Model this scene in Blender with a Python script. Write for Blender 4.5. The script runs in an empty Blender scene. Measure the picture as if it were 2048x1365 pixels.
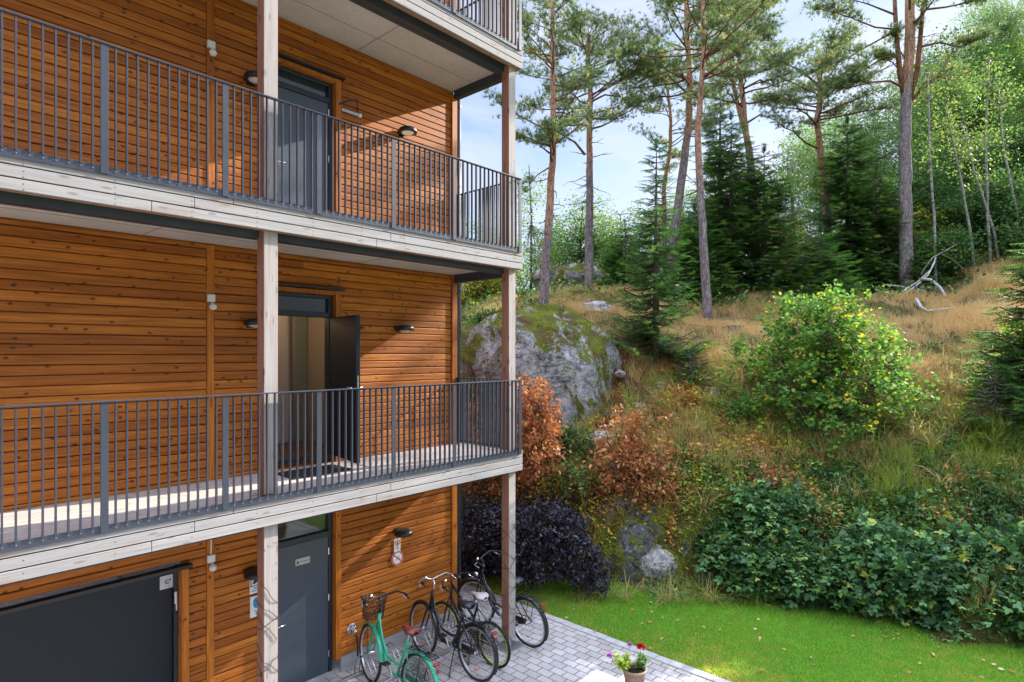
import bpy, math, random
import numpy as np
from mathutils import Vector, Matrix
S = bpy.context.scene
COL = S.collection
R = math.radians
# ------------------------------------------------------------------ camera, sky, sun, exposure
F = 1200.0                      # focal length in pixels of the 2048 wide picture
TH = math.atan(1081 / F)        # the facade runs along +X; the camera looks 42 degrees off it
CT, ST = math.cos(TH), math.sin(TH)
CZ = 4.32
cam = bpy.data.cameras.new('camera'); camo = bpy.data.objects.new('camera', cam); COL.objects.link(camo)
cam.sensor_width = 36; cam.lens = F / 2048 * 36; cam.shift_y = 23.5 / 2048
cam.clip_end = 2000; cam.clip_start = 0.05
camo.location = (0, 0, CZ); camo.rotation_euler = (R(90), 0, TH - R(90))
S.camera = camo
S.view_settings.view_transform = 'Standard'; S.view_settings.look = 'None'
S.view_settings.exposure = 1.38; S.view_settings.gamma = 1
SUN = Vector((1, -0.24, 0.50)).normalized()
sl = bpy.data.lights.new('sun', 'SUN'); sl.energy = 5.0; sl.angle = R(0.5); sl.color = (1, 0.93, 0.82)
so = bpy.data.objects.new('sun', sl); COL.objects.link(so)
so.rotation_euler = SUN.to_track_quat('Z', 'Y').to_euler(); so.location = (20, -4, 15)
W = bpy.data.worlds.new('World'); S.world = W; W.use_nodes = True
wn = W.node_tree; wn.nodes.clear(); wl = wn.links
def wnode(t, **k):
    n = wn.nodes.new(t)
    for a, b in k.items(): setattr(n, a, b)
    return n
sky = wnode('ShaderNodeTexSky'); sky.sky_type = 'NISHITA'; sky.sun_disc = False
sky.sun_elevation = math.asin(SUN.z); sky.sun_rotation = math.atan2(SUN.x, SUN.y)
sky.air_density = 1.0; sky.dust_density = .4; sky.ozone_density = 2.5; sky.altitude = 50
wtc = wnode('ShaderNodeTexCoord'); wmp = wnode('ShaderNodeMapping'); wmp.inputs['Scale'].default_value = (1.3, 1.3, 4.5)
wno = wnode('ShaderNodeTexNoise'); wno.inputs['Scale'].default_value = 1.7; wno.inputs['Detail'].default_value = 7; wno.inputs['Roughness'].default_value = 0.58
wno.inputs['Distortion'].default_value = 0.5
wrp = wnode('ShaderNodeValToRGB'); wrp.color_ramp.elements[0].position = 0.22; wrp.color_ramp.elements[1].position = 0.62
wmx = wnode('ShaderNodeMixRGB'); wmx.inputs['Color2'].default_value = (4.5, 4.75, 5.7, 1)
wmf = wnode('ShaderNodeMath', operation='MULTIPLY'); wmf.inputs[1].default_value = 0.93
wbg = wnode('ShaderNodeBackground'); wbg.inputs['Strength'].default_value = 0.10; wo = wnode('ShaderNodeOutputWorld')
wl.new(wtc.outputs['Generated'], wmp.inputs['Vector']); wl.new(wmp.outputs[0], wno.inputs['Vector'])
wl.new(wno.outputs['Fac'], wrp.inputs['Fac']); wl.new(wrp.outputs['Color'], wmf.inputs[0]); wl.new(wmf.outputs[0], wmx.inputs['Fac'])
# thin veil cloud; fill brightness is added high behind the camera, low sky there dimmed
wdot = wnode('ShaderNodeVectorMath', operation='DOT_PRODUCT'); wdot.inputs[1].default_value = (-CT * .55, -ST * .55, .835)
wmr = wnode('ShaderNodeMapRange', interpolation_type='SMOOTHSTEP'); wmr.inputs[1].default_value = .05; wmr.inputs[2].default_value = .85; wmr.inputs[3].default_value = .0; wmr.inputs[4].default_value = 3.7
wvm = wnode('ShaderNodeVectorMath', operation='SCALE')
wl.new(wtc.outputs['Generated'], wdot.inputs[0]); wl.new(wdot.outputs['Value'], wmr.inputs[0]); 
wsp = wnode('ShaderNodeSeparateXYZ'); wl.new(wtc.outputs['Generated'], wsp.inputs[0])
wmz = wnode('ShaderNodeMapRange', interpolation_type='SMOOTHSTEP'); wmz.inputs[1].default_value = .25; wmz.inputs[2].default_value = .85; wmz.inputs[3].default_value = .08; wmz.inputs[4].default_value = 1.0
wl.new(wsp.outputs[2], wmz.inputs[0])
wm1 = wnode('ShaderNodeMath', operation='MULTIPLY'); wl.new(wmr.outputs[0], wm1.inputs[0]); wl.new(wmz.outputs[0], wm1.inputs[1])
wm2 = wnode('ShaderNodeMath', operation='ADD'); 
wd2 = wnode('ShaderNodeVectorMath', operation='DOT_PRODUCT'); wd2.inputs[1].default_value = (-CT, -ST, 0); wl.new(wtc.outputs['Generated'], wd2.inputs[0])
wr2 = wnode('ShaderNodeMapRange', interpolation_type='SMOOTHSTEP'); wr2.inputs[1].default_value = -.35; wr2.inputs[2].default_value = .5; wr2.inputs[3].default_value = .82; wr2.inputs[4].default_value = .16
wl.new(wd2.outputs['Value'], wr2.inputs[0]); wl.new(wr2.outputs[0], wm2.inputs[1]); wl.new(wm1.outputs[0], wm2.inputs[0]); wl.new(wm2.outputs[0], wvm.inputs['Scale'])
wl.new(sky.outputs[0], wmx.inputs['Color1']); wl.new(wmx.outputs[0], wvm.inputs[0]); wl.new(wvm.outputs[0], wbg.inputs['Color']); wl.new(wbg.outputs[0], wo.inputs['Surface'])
try:
    S.cycles.max_bounces = 7; S.cycles.diffuse_bounces = 4; S.cycles.transparent_max_bounces = 8
    S.cycles.caustics_reflective = False; S.cycles.caustics_refractive = False
    S.cycles.sample_clamp_indirect = 6
except Exception: pass

# ------------------------------------------------------------------ pixel + distance -> real place
def P(px, py, d):
    r = (px - 1024) / F * d
    return Vector((d * CT + r * ST, d * ST - r * CT, CZ - (py - 706) / F * d))
def RD(r, d): return (d * CT + r * ST, d * ST - r * CT)

# ------------------------------------------------------------------ object helpers
def tag(o, label=None, cat=None, group=None, kind=None):
    if label: o['label'] = label
    if cat: o['category'] = cat
    if group: o['group'] = group
    if kind: o['kind'] = kind
    return o
def empty(name, loc=(0, 0, 0), label=None, cat=None, group=None, rz=0):
    o = bpy.data.objects.new(name, None); COL.objects.link(o); o.location = loc; o.rotation_euler = (0, 0, rz)
    o.empty_display_size = 0.1
    return tag(o, label, cat, group)
def link(name, me, mat, parent=None, smooth=False):
    o = bpy.data.objects.new(name, me); COL.objects.link(o)
    if mat is not None and not me.materials:
        for m in (mat if isinstance(mat, (list, tuple)) else [mat]): me.materials.append(m)
    if smooth and len(me.polygons): me.polygons.foreach_set('use_smooth', [True] * len(me.polygons))
    if parent is not None: o.parent = parent
    return o
def copy_tree(o, parent=None):
    c = o.copy(); COL.objects.link(c)
    if parent is not None: c.parent = parent
    for ch in [x for x in o.children]: copy_tree(ch, c)
    return c

class MB:
    """collects faces of one part, then builds one mesh object"""
    def __init__(s): s.v = []; s.f = []; s.m = []
    def quad(s, pts, mi=0):
        n = len(s.v); s.v += [tuple(p) for p in pts]; s.f.append(tuple(range(n, n + len(pts)))); s.m.append(mi)
    def box(s, a, b, mi=0, bev=0.0, M=None):
        x0, y0, z0 = a; x1, y1, z1 = b
        if x0 > x1: x0, x1 = x1, x0
        if y0 > y1: y0, y1 = y1, y0
        if z0 > z1: z0, z1 = z1, z0
        n = len(s.v)
        if bev <= 0:
            vs = [(x0,y0,z0),(x1,y0,z0),(x1,y1,z0),(x0,y1,z0),(x0,y0,z1),(x1,y0,z1),(x1,y1,z1),(x0,y1,z1)]
            fs = [(0,3,2,1),(4,5,6,7),(0,1,5,4),(1,2,6,5),(2,3,7,6),(3,0,4,7)]
        else:
            b_ = min(bev, (x1-x0)*.45, (y1-y0)*.45, (z1-z0)*.45)
            vs = []; idx = {}
            for i, X in enumerate((x0, x1)):
                for j, Y in enumerate((y0, y1)):
                    for k, Z in enumerate((z0, z1)):
                        sx, sy, sz = (1,-1)[i], (1,-1)[j], (1,-1)[k]
                        for ax in range(3):
                            idx[(i,j,k,ax)] = len(vs)
                            vs.append((X + (0 if ax == 0 else sx*b_), Y + (0 if ax == 1 else sy*b_), Z + (0 if ax == 2 else sz*b_)))
            fs = []
            for i in (0,1): fs.append([idx[(i,0,0,0)], idx[(i,1,0,0)], idx[(i,1,1,0)], idx[(i,0,1,0)]])
            for j in (0,1): fs.append([idx[(0,j,0,1)], idx[(1,j,0,1)], idx[(1,j,1,1)], idx[(0,j,1,1)]])
            for k in (0,1): fs.append([idx[(0,0,k,2)], idx[(1,0,k,2)], idx[(1,1,k,2)], idx[(0,1,k,2)]])
            for j in (0,1):
                for k in (0,1): fs.append([idx[(0,j,k,1)], idx[(1,j,k,1)], idx[(1,j,k,2)], idx[(0,j,k,2)]])
            for i in (0,1):
                for k in (0,1): fs.append([idx[(i,0,k,0)], idx[(i,1,k,0)], idx[(i,1,k,2)], idx[(i,0,k,2)]])
            for i in (0,1):
                for j in (0,1): fs.append([idx[(i,j,0,0)], idx[(i,j,1,0)], idx[(i,j,1,1)], idx[(i,j,0,1)]])
            for i in (0,1):
                for j in (0,1):
                    for k in (0,1): fs.append([idx[(i,j,k,0)], idx[(i,j,k,1)], idx[(i,j,k,2)]])
            c = Vector(((x0+x1)/2, (y0+y1)/2, (z0+z1)/2)); out = []
            for f in fs:
                p = [Vector(vs[q]) for q in f]; nn = (p[1]-p[0]).cross(p[2]-p[0]); cc = sum(p, Vector()) / len(p)
                out.append(tuple(f) if nn.dot(cc - c) > 0 else tuple(reversed(f)))
            fs = out
        if M is not None: vs = [tuple(M @ Vector(q)) for q in vs]
        s.v += vs; s.f += [tuple(q + n for q in f) for f in fs]; s.m += [mi] * len(fs)
        return s
    def tube(s, pts, rad, sides=8, mi=0, cap=True, closed=False):
        pts = [Vector(p) for p in pts]; N = len(pts)
        if not hasattr(rad, '__len__'): rad = [rad] * N
        n0 = len(s.v); up = None
        for i, p in enumerate(pts):
            if closed: t = pts[(i+1) % N] - pts[i-1]
            else: t = pts[min(i+1, N-1)] - pts[max(i-1, 0)]
            if t.length < 1e-9: t = Vector((0, 0, 1))
            t.normalize()
            if up is None:
                a = Vector((0, 0, 1)) if abs(t.z) < .9 else Vector((1, 0, 0))
                up = (a - t * a.dot(t)).normalized()
            else:
                up = (up - t * up.dot(t))
                up = up.normalized() if up.length > 1e-6 else t.orthogonal().normalized()
            w = t.cross(up)
            for k in range(sides):
                a = 2 * math.pi * k / sides
                s.v.append(tuple(p + (up * math.cos(a) + w * math.sin(a)) * rad[i]))
        for i in range(N if closed else N - 1):
            a0 = n0 + i * sides; b0 = n0 + ((i + 1) % N) * sides
            for k in range(sides):
                k2 = (k + 1) % sides
                s.f.append((a0 + k, a0 + k2, b0 + k2, b0 + k)); s.m.append(mi)
        if cap and not closed:
            s.f.append(tuple(n0 + k for k in reversed(range(sides)))); s.m.append(mi)
            s.f.append(tuple(n0 + (N - 1) * sides + k for k in range(sides))); s.m.append(mi)
        return s
    def lathe(s, prof, c=(0, 0, 0), sides=24, mi=0, M=None):
        n0 = len(s.v); c = Vector(c)
        for r, z in prof:
            for k in range(sides):
                a = 2 * math.pi * k / sides
                q = Vector((r * math.cos(a), r * math.sin(a), z))
                if M is not None: q = M @ q
                s.v.append(tuple(q + c))
        for i in range(len(prof) - 1):
            for k in range(sides):
                k2 = (k + 1) % sides; a0 = n0 + i * sides; b0 = a0 + sides
                s.f.append((a0 + k, a0 + k2, b0 + k2, b0 + k)); s.m.append(mi)
        return s
    def disc(s, c, r, nrm, sides=20, mi=0):
        nrm = Vector(nrm).normalized(); u = nrm.orthogonal().normalized(); w = nrm.cross(u); c = Vector(c)
        s.quad([c + (u * math.cos(2*math.pi*k/sides) + w * math.sin(2*math.pi*k/sides)) * r for k in range(sides)], mi)
    def mesh(s, name):
        me = bpy.data.meshes.new(name); me.from_pydata(s.v, [], s.f)
        if any(s.m): me.polygons.foreach_set('material_index', s.m)
        me.update(); return me
    def build(s, name, mat, parent=None, smooth=False):
        return link(name, s.mesh(name), mat, parent, smooth)

def npmesh(name, V, faces_flat, loop_total, mat, parent=None, attr=None, smooth=False):
    """fast mesh from numpy arrays; attr = per-vertex random value"""
    me = bpy.data.meshes.new(name)
    me.vertices.add(len(V)); me.vertices.foreach_set('co', np.ascontiguousarray(V, dtype=np.float32).ravel())
    me.loops.add(len(faces_flat)); me.loops.foreach_set('vertex_index', np.ascontiguousarray(faces_flat, dtype=np.int32))
    st = np.concatenate([[0], np.cumsum(loop_total)[:-1]]).astype(np.int32)
    me.polygons.add(len(loop_total)); me.polygons.foreach_set('loop_start', st)
    me.polygons.foreach_set('loop_total', np.asarray(loop_total, dtype=np.int32))
    if smooth: me.polygons.foreach_set('use_smooth', np.ones(len(loop_total), dtype=bool))
    me.update(calc_edges=True)
    if attr is not None:
        a = me.attributes.new('rnd', 'FLOAT', 'POINT'); a.data.foreach_set('value', np.ascontiguousarray(attr, dtype=np.float32))
    return link(name, me, mat, parent)

def rotmats(d, roll, rng):
    """matrices whose x axis follows unit vectors d, rolled about it"""
    d = d / np.maximum(np.linalg.norm(d, axis=1, keepdims=True), 1e-9)
    a = np.zeros_like(d); a[:, 2] = 1; par = np.abs(d[:, 2]) > .95; a[par] = (1, 0, 0)
    y = np.cross(a, d); y /= np.linalg.norm(y, axis=1, keepdims=True); z = np.cross(d, y)
    c, s = np.cos(roll)[:, None], np.sin(roll)[:, None]
    y2 = y * c + z * s; z2 = -y * s + z * c
    return np.stack([d, y2, z2], axis=2)
def scatter(tmpl, faces, pos, dirs, roll, size, rng, rnd=None):
    """places a template (k,3) with faces (list of tuples) at every pos; returns V, flat, totals, attr"""
    M = rotmats(dirs, roll, rng); T = np.asarray(tmpl, dtype=float)
    size = np.asarray(size); 
    if size.ndim == 1: size = size[:, None]
    V = np.einsum('nij,kj->nki', M, T) * size[:, :, None] + pos[:, None, :]
    n, k = V.shape[:2]
    ff = np.concatenate([np.array(f) for f in faces]); tot = np.array([len(f) for f in faces])
    flat = (ff[None, :] + (np.arange(n) * k)[:, None]).ravel()
    if rnd is None: rnd = rng.random(n)
    return V.reshape(-1, 3), flat, np.tile(tot, n), np.repeat(rnd, k)
def join_sc(parts):
    V = []; Fl = []; T = []; A = []; off = 0
    for v, f, t, a in parts:
        V.append(v); Fl.append(f + off); T.append(t); A.append(a); off += len(v)
    return np.concatenate(V), np.concatenate(Fl), np.concatenate(T), np.concatenate(A)
LEAF = [(0, 0, 0), (.3, .28, .05), (.72, .24, .03), (1, 0, -.06), (.72, -.24, .03), (.3, -.28, .05)]
LEAF_F = [(0, 1, 2, 3), (0, 3, 4, 5)]
ROUND = [(0, 0, 0), (.2, .36, .07), (.65, .42, .06), (1, .05, -.04), (.65, -.42, .06), (.2, -.36, .07)]
def _tri():
    v = []; f = []
    for a, L, ox in ((0, 1.0, .30), (1.15, .78, .22), (-1.15, .78, .22)):
        k = len(v); c, s = math.cos(a), math.sin(a)
        for x, y, z in [(0, 0, 0), (.3, .34, .06), (.72, .27, .04), (1, 0, -.08), (.72, -.27, .04), (.3, -.34, .06)]:
            x, y = x * L * .7, y * L * .7; v.append((ox + x * c - y * s, x * s + y * c, z * L - .06 * abs(a)))
        f += [(k, k+1, k+2, k+3), (k, k+3, k+4, k+5)]
    return v, f
TRI, TRI_F = _tri()
BLADE = [(0, -.035, 0), (0, .035, 0), (.55, .025, .05), (.55, -.02, .05), (1, 0, .2)]
BLADE_F = [(0, 1, 2, 3), (3, 2, 4)]
def tuft(n, seed, spread=1.0, w=.045):
    r = random.Random(seed); v = []; f = []
    for i in range(n):
        a = r.uniform(0, 6.28); e = r.uniform(-.2, 1.0) * spread
        d = Vector((math.cos(e*1.0), math.sin(e) * math.cos(a) + .5*math.cos(a), math.sin(e) * math.sin(a) + .5*math.sin(a))).normalized()
        o = d.orthogonal().normalized() * w; L = r.uniform(.7, 1.0); b = Vector((r.uniform(-.25, .2), 0, 0))
        k = len(v); v += [tuple(b + o), tuple(b - o), tuple(b + d * L)]; f.append((k, k+1, k+2))
    return v, f
NEED, NEED_F = tuft(11, 3)
def spray():
    r = random.Random(5); v = [(0,.02,0),(0,-.02,0),(1,0,-.05)]; f = [(0,1,2)]
    for i in range(9):
        t = .08 + .9 * i / 9; sd = 1 if i % 2 else -1; L = .42 * (1 - t * .6) * r.uniform(.8, 1.2)
        k = len(v); v += [(t-.05, 0, 0), (t+.08, 0, 0), (t + L*.7, sd*L*.75, -.10*L)]; f.append((k, k+1, k+2))
        k = len(v); v += [(t-.02, 0, -.01), (t+.07, 0, -.01), (t + L*.45, sd*L*.45, -.38*L)]; f.append((k, k+1, k+2))
    return v, f
SPRAY, SPRAY_F = spray()

# smooth pseudo noise for placement and terrain
_nr = np.random.default_rng(11)
_K = [(_nr.normal(size=2), _nr.uniform(0, 6.28, 2)) for _ in range(40)]
def snoise(x, y, sc=1.0, octs=4, seed=0):
    x = np.asarray(x, dtype=float); y = np.asarray(y, dtype=float); o = np.zeros_like(x); amp = 1; tot = 0
    for k in range(octs):
        for j in range(3):
            (a, b), (p, q) = _K[(seed * 7 + k * 3 + j) % 40]
            o = o + amp * np.sin((a * x + b * y) * sc + p) * np.cos((b * x - a * y) * sc * .83 + q)
        tot += amp * 1.5; amp *= .5; sc *= 2.05
    return o / tot

# ------------------------------------------------------------------ material helpers
class NT:
    def __init__(s, name):
        s.m = bpy.data.materials.new(name); s.m.use_nodes = True; s.t = s.m.node_tree; s.t.nodes.clear()
        s.out = s.n('ShaderNodeOutputMaterial')
    def n(s, typ, **k):
        x = s.t.nodes.new(typ)
        for a, b in k.items():
            if a.startswith('i_'): s.set(x, a[2:].replace('_', ' '), b)
            else: setattr(x, a, b)
        return x
    def set(s, x, key, val):
        if isinstance(key, str) and key.isdigit(): key = int(key)
        i = x.inputs[key]
        if isinstance(val, bpy.types.NodeSocket): s.t.links.new(val, i)
        elif isinstance(val, bpy.types.Node): s.t.links.new(val.outputs[0], i)
        else:
            if hasattr(i.default_value, '__len__') and not hasattr(val, '__len__'): val = (val,) * len(i.default_value)
            if hasattr(i.default_value, '__len__') and len(i.default_value) == 4 and len(val) == 3: val = tuple(val) + (1,)
            i.default_value = val
    def math(s, op, a, b=None, c=None):
        x = s.n('ShaderNodeMath', operation=op); s.set(x, 0, a)
        if b is not None: s.set(x, 1, b)
        if c is not None: s.set(x, 2, c)
        return x.outputs[0]
    def coord(s, k='Object'): return s.n('ShaderNodeTexCoord').outputs[k]
    def map(s, vec, scale=(1,1,1), rot=(0,0,0), loc=(0,0,0)):
        x = s.n('ShaderNodeMapping'); s.set(x, 'Vector', vec); x.inputs['Scale'].default_value = scale
        x.inputs['Rotation'].default_value = rot; x.inputs['Location'].default_value = loc; return x.outputs[0]
    def noise(s, vec, scale, detail=4, rough=.55, dist=0.0):
        x = s.n('ShaderNodeTexNoise'); s.set(x, 'Vector', vec); s.set(x, 'Scale', scale); s.set(x, 'Detail', detail); s.set(x, 'Roughness', rough); s.set(x, 'Distortion', dist)
        return x.outputs['Fac']
    def ramp(s, fac, stops, interp='LINEAR'):
        x = s.n('ShaderNodeValToRGB'); s.set(x, 'Fac', fac); e = x.color_ramp; e.interpolation = interp
        while len(e.elements) > 1: e.elements.remove(e.elements[-1])
        for i, (p, c) in enumerate(stops):
            q = e.elements[0] if i == 0 else e.elements.new(p)
            q.position = p; c = c if hasattr(c, '__len__') else (c, c, c); q.color = tuple(c) + (1,) if len(c) == 3 else c
        return x.outputs['Color']
    def mix(s, fac, a, b, mode='MIX'):
        x = s.n('ShaderNodeMixRGB', blend_type=mode); s.set(x, 'Fac', fac); s.set(x, 'Color1', a); s.set(x, 'Color2', b); return x.outputs[0]
    def xyz(s, vec):
        x = s.n('ShaderNodeSeparateXYZ'); s.set(x, 0, vec); return x.outputs
    def comb(s, a, b, c):
        x = s.n('ShaderNodeCombineXYZ'); s.set(x, 0, a); s.set(x, 1, b); s.set(x, 2, c); return x.outputs[0]
    def bump(s, h, strength=.3, dist=.01):
        x = s.n('ShaderNodeBump'); s.set(x, 'Height', h); s.set(x, 'Strength', strength); s.set(x, 'Distance', dist); return x.outputs[0]
    def bsdf(s, color, rough=.6, metal=0.0, normal=None, spec=.5, **k):
        x = s.n('ShaderNodeBsdfPrincipled'); s.set(x, 'Base Color', color); s.set(x, 'Roughness', rough); s.set(x, 'Metallic', metal)
        s.set(x, 'Specular IOR Level', spec)
        if normal is not None: s.set(x, 'Normal', normal)
        for a, b in k.items(): s.set(x, a.replace('_', ' '), b)
        return x.outputs[0]
    def done(s, sh): s.t.links.new(sh, s.out.inputs['Surface']); return s.m

def plain(name, col, rough=.5, metal=0.0, var=.08, scale=12, spec=.5, bump=0.0):
    t = NT(name); c = t.coord(); n = t.noise(c, scale, 5, .6)
    lo = tuple(x * (1 - var) for x in col); hi = tuple(min(1, x * (1 + var)) for x in col)
    cc = t.ramp(n, [(.3, lo), (.7, hi)])
    nn = t.bump(t.noise(c, scale * 8, 3), bump, .004) if bump else None
    return t.done(t.bsdf(cc, t.math('MULTIPLY_ADD', n, .15, rough - .07), metal, nn, spec))
def leafmat(name, stops, trans=.45, rough=.55, clump=None, spec=.25):
    t = NT(name); a = t.n('ShaderNodeAttribute', attribute_name='rnd').outputs['Fac']
    c = t.ramp(a, stops)
    if clump:
        n = t.noise(t.coord(), clump, 2); c = t.mix(.75, c, t.ramp(n, [(.3, (.62, .66, .6)), (.7, (1.25, 1.2, 1.15))]), 'MULTIPLY')
    d = t.bsdf(c, rough, 0, None, spec)
    tr = t.n('ShaderNodeBsdfTranslucent'); t.set(tr, 'Color', t.mix(.55, c, (1.0, 1.0, .35, 1), 'MULTIPLY'))
    br = t.n('ShaderNodeMixRGB', blend_type='MIX'); t.set(br, 'Fac', .35); t.set(br, 'Color1', c); t.set(br, 'Color2', t.mix(1, c, (1.9, 1.8, .8, 1), 'MULTIPLY'))
    t.set(tr, 'Color', br.outputs[0])
    m = t.n('ShaderNodeMixShader'); t.set(m, 0, trans); t.set(m, 1, d); t.set(m, 2, tr)
    return t.done(m.outputs[0])

# ------------------------------------------------------------------ materials of the building
def wood_cladding(name, vertical=False, tint=(1, 1, 1), pitch=.1):
    t = NT(name); c = t.coord(); x, y, z = t.xyz(c)
    al, ac = (z, x) if vertical else (t.math('ADD', x, t.math('MULTIPLY', y, 1.0)), z)
    if vertical: ac = t.math('ADD', x, y)
    idx = t.math('FLOOR', t.math('DIVIDE', ac, pitch))
    wn_ = t.n('ShaderNodeTexWhiteNoise', noise_dimensions='2D'); t.set(wn_, 'Vector', t.comb(idx, t.math('FLOOR', t.math('DIVIDE', al, 3.7)), 0))
    rv = wn_.outputs['Value']
    off = t.math('MULTIPLY', rv, 37.0)
    g = t.noise(t.comb(t.math('ADD', t.math('MULTIPLY', al, .9), off), t.math('MULTIPLY', ac, 26), off), 1.6, 5, .62, .6)
    g2 = t.noise(t.comb(t.math('ADD', t.math('MULTIPLY', al, 3), off), t.math('MULTIPLY', ac, 120), off), 1.5, 3, .6)
    v = t.n('ShaderNodeTexVoronoi', voronoi_dimensions='2D', feature='F1')
    t.set(v, 'Vector', t.comb(t.math('ADD', t.math('MULTIPLY', al, 7.0), off), t.math('ADD', t.math('MULTIPLY', ac, 11.0), off), 0)); t.set(v, 'Scale', 1.0)
    sel = t.math('GREATER_THAN', t.xyz(v.outputs['Color'])[0], .77)
    kn = t.math('MULTIPLY', sel, t.ramp(t.math('ADD', v.outputs['Distance'], t.math('MULTIPLY', g2, .05)), [(.07, 1), (.13, .7), (.22, 0)]))
    col = t.ramp(g, [(.22, (.17, .046, .005)), (.42, (.36, .112, .012)), (.6, (.50, .172, .022)), (.78, (.62, .245, .044))])
    col = t.mix(1, col, t.ramp(rv, [(0, (.74, .64, .56)), (.35, (.94, .87, .82)), (.7, (1.05, 1.0, .96)), (1, (1.16, 1.16, 1.15))]), 'MULTIPLY')
    col = t.mix(.35, col, t.ramp(g2, [(.3, (.55, .5, .45)), (.7, (1.2, 1.2, 1.2))]), 'MULTIPLY')
    w = t.noise(t.map(c, (.5, .5, .35)), 1.3, 4)
    col = t.mix(.5, col, t.ramp(w, [(.35, (.72, .66, .6)), (.65, (1.1, 1.1, 1.1))]), 'MULTIPLY')
    col = t.mix(kn, col, (.055, .017, .006, 1))
    col = t.mix(1, col, tint, 'MULTIPLY')
    nn = t.bump(t.math('ADD', g2, t.math('MULTIPLY', kn, -.6)), .25, .004)
    return t.done(t.bsdf(col, t.math('MULTIPLY_ADD', g, .2, .46), 0, nn, .3))
def grey_wood(name, axis='x', base=(.44, .405, .37), dark=(.20, .165, .14), pitch=.097, warm=.25):
    t = NT(name); c = t.coord(); x, y, z = t.xyz(c)
    al, ac = (x, z) if axis == 'x' else (z, t.math('ADD', x, t.math('MULTIPLY', y, .7)))
    if axis == 'f': al, ac = x, y
    idx = t.math('FLOOR', t.math('DIVIDE', ac, pitch)); off = t.math('MULTIPLY', idx, 5.37)
    g = t.noise(t.comb(t.math('ADD', t.math('MULTIPLY', al, .8), off), t.math('MULTIPLY', ac, 30), off), 1.5, 5, .65, .4)
    g2 = t.noise(t.comb(t.math('MULTIPLY', al, 3), t.math('MULTIPLY', ac, 170), off), 1.4, 3, .6)
    v = t.n('ShaderNodeTexVoronoi', voronoi_dimensions='2D')
    t.set(v, 'Vector', t.comb(t.math('ADD', t.math('MULTIPLY', al, 3.0), off), t.math('MULTIPLY', ac, 11), 0)); t.set(v, 'Scale', 1.0)
    sel = t.math('GREATER_THAN', t.xyz(v.outputs['Color'])[0], .62)
    kn = t.math('MULTIPLY', sel, t.ramp(v.outputs['Distance'], [(.05, .8), (.10, .5), (.16, 0)]))
    col = t.ramp(g, [(.25, tuple(q * .72 for q in base)), (.5, base), (.75, tuple(min(1, q * 1.2) for q in base))])
    col = t.mix(.4, col, t.ramp(g2, [(.3, (.68, .66, .64)), (.7, (1.15, 1.15, 1.15))]), 'MULTIPLY')
    st = t.noise(t.comb(t.math('MULTIPLY', al, .9), t.math('MULTIPLY', ac, 9), 3.3), 1.6, 4, .6)
    col = t.mix(t.ramp(st, [(.56, 0), (.72, warm)]), col, (.30, .17, .10, 1))
    col = t.mix(kn, col, dark + (1,))
    if axis == 'x':      # nail heads, two per board
        fu = t.math('MULTIPLY', t.math('SUBTRACT', t.math('FRACT', t.math('DIVIDE', x, .6)), .5), .6)
        fz = t.math('SUBTRACT', t.math('ABSOLUTE', t.math('MULTIPLY', t.math('SUBTRACT', t.math('FRACT', t.math('DIVIDE', z, .097)), .5), .097)), .022)
        dd = t.math('SQRT', t.math('ADD', t.math('MULTIPLY', fu, fu), t.math('MULTIPLY', fz, fz)))
        col = t.mix(t.ramp(dd, [(.004, .8), (.008, 0)]), col, (.06, .05, .045, 1))
    return t.done(t.bsdf(col, .75, 0, t.bump(g2, .25, .003), .25))
M_CLAD = wood_cladding('orange_stained_cladding')
M_TRIM = wood_cladding('orange_stained_trim', True, (1.05, 1.05, 1.0), .3)
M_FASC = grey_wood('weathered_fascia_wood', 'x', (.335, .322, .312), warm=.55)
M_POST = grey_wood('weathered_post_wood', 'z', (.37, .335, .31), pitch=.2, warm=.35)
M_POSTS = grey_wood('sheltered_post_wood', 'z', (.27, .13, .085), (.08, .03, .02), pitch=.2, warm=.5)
M_DECK = grey_wood('deck_board_wood', 'f', (.50, .44, .40), pitch=.12, warm=.3)
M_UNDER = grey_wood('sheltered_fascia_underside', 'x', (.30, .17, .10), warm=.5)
t = NT('soffit_concrete'); c = t.coord(); n1 = t.noise(c, 1.3, 5, .6); n2 = t.noise(c, 30, 4)
M_CONC = t.done(t.bsdf(t.mix(.25, t.ramp(n1, [(.3, (.43, .385, .33)), (.7, (.56, .51, .45))]), t.ramp(n2, [(.3, (.35,)*3), (.7, (.65,)*3)])), .8, 0, t.bump(n2, .12, .003), .2))
M_PLIN = plain('plinth_concrete', (.36, .36, .35), .85, 0, .22, 6, .2, .3)
M_STEEL = plain('dark_blue_grey_steel', (.036, .045, .064), .38, .0, .1, 8, .55)
M_BEAM = plain('dark_steel_beam', (.030, .040, .046), .45, 0, .2, 3, .5)
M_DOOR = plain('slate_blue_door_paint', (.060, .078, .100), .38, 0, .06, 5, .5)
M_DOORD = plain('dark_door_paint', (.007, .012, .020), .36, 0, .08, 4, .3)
M_FRAME = plain('dark_frame_paint', (.018, .024, .032), .4, 0, .05, 8)
M_ZINC = plain('galvanised_steel', (.45, .47, .49), .38, .8, .15, 15, .5)
M_CHROME = plain('polished_metal', (.72, .72, .72), .2, 1.0, .05, 10)
M_WHITE = plain('white_plastic', (.72, .72, .70), .45, 0, .04, 8)
M_BLACK = plain('black_metal', (.012, .012, .014), .38, 0, .1, 8)
M_BLUEBL = plain('dark_printed_blue', (.02, .07, .16), .5)
M_LBLUE = plain('printed_blue', (.03, .22, .42), .5)
M_INK = plain('black_ink', (.015, .015, .015), .6)
M_REDINK = plain('red_ink', (.45, .02, .025), .5)
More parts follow.
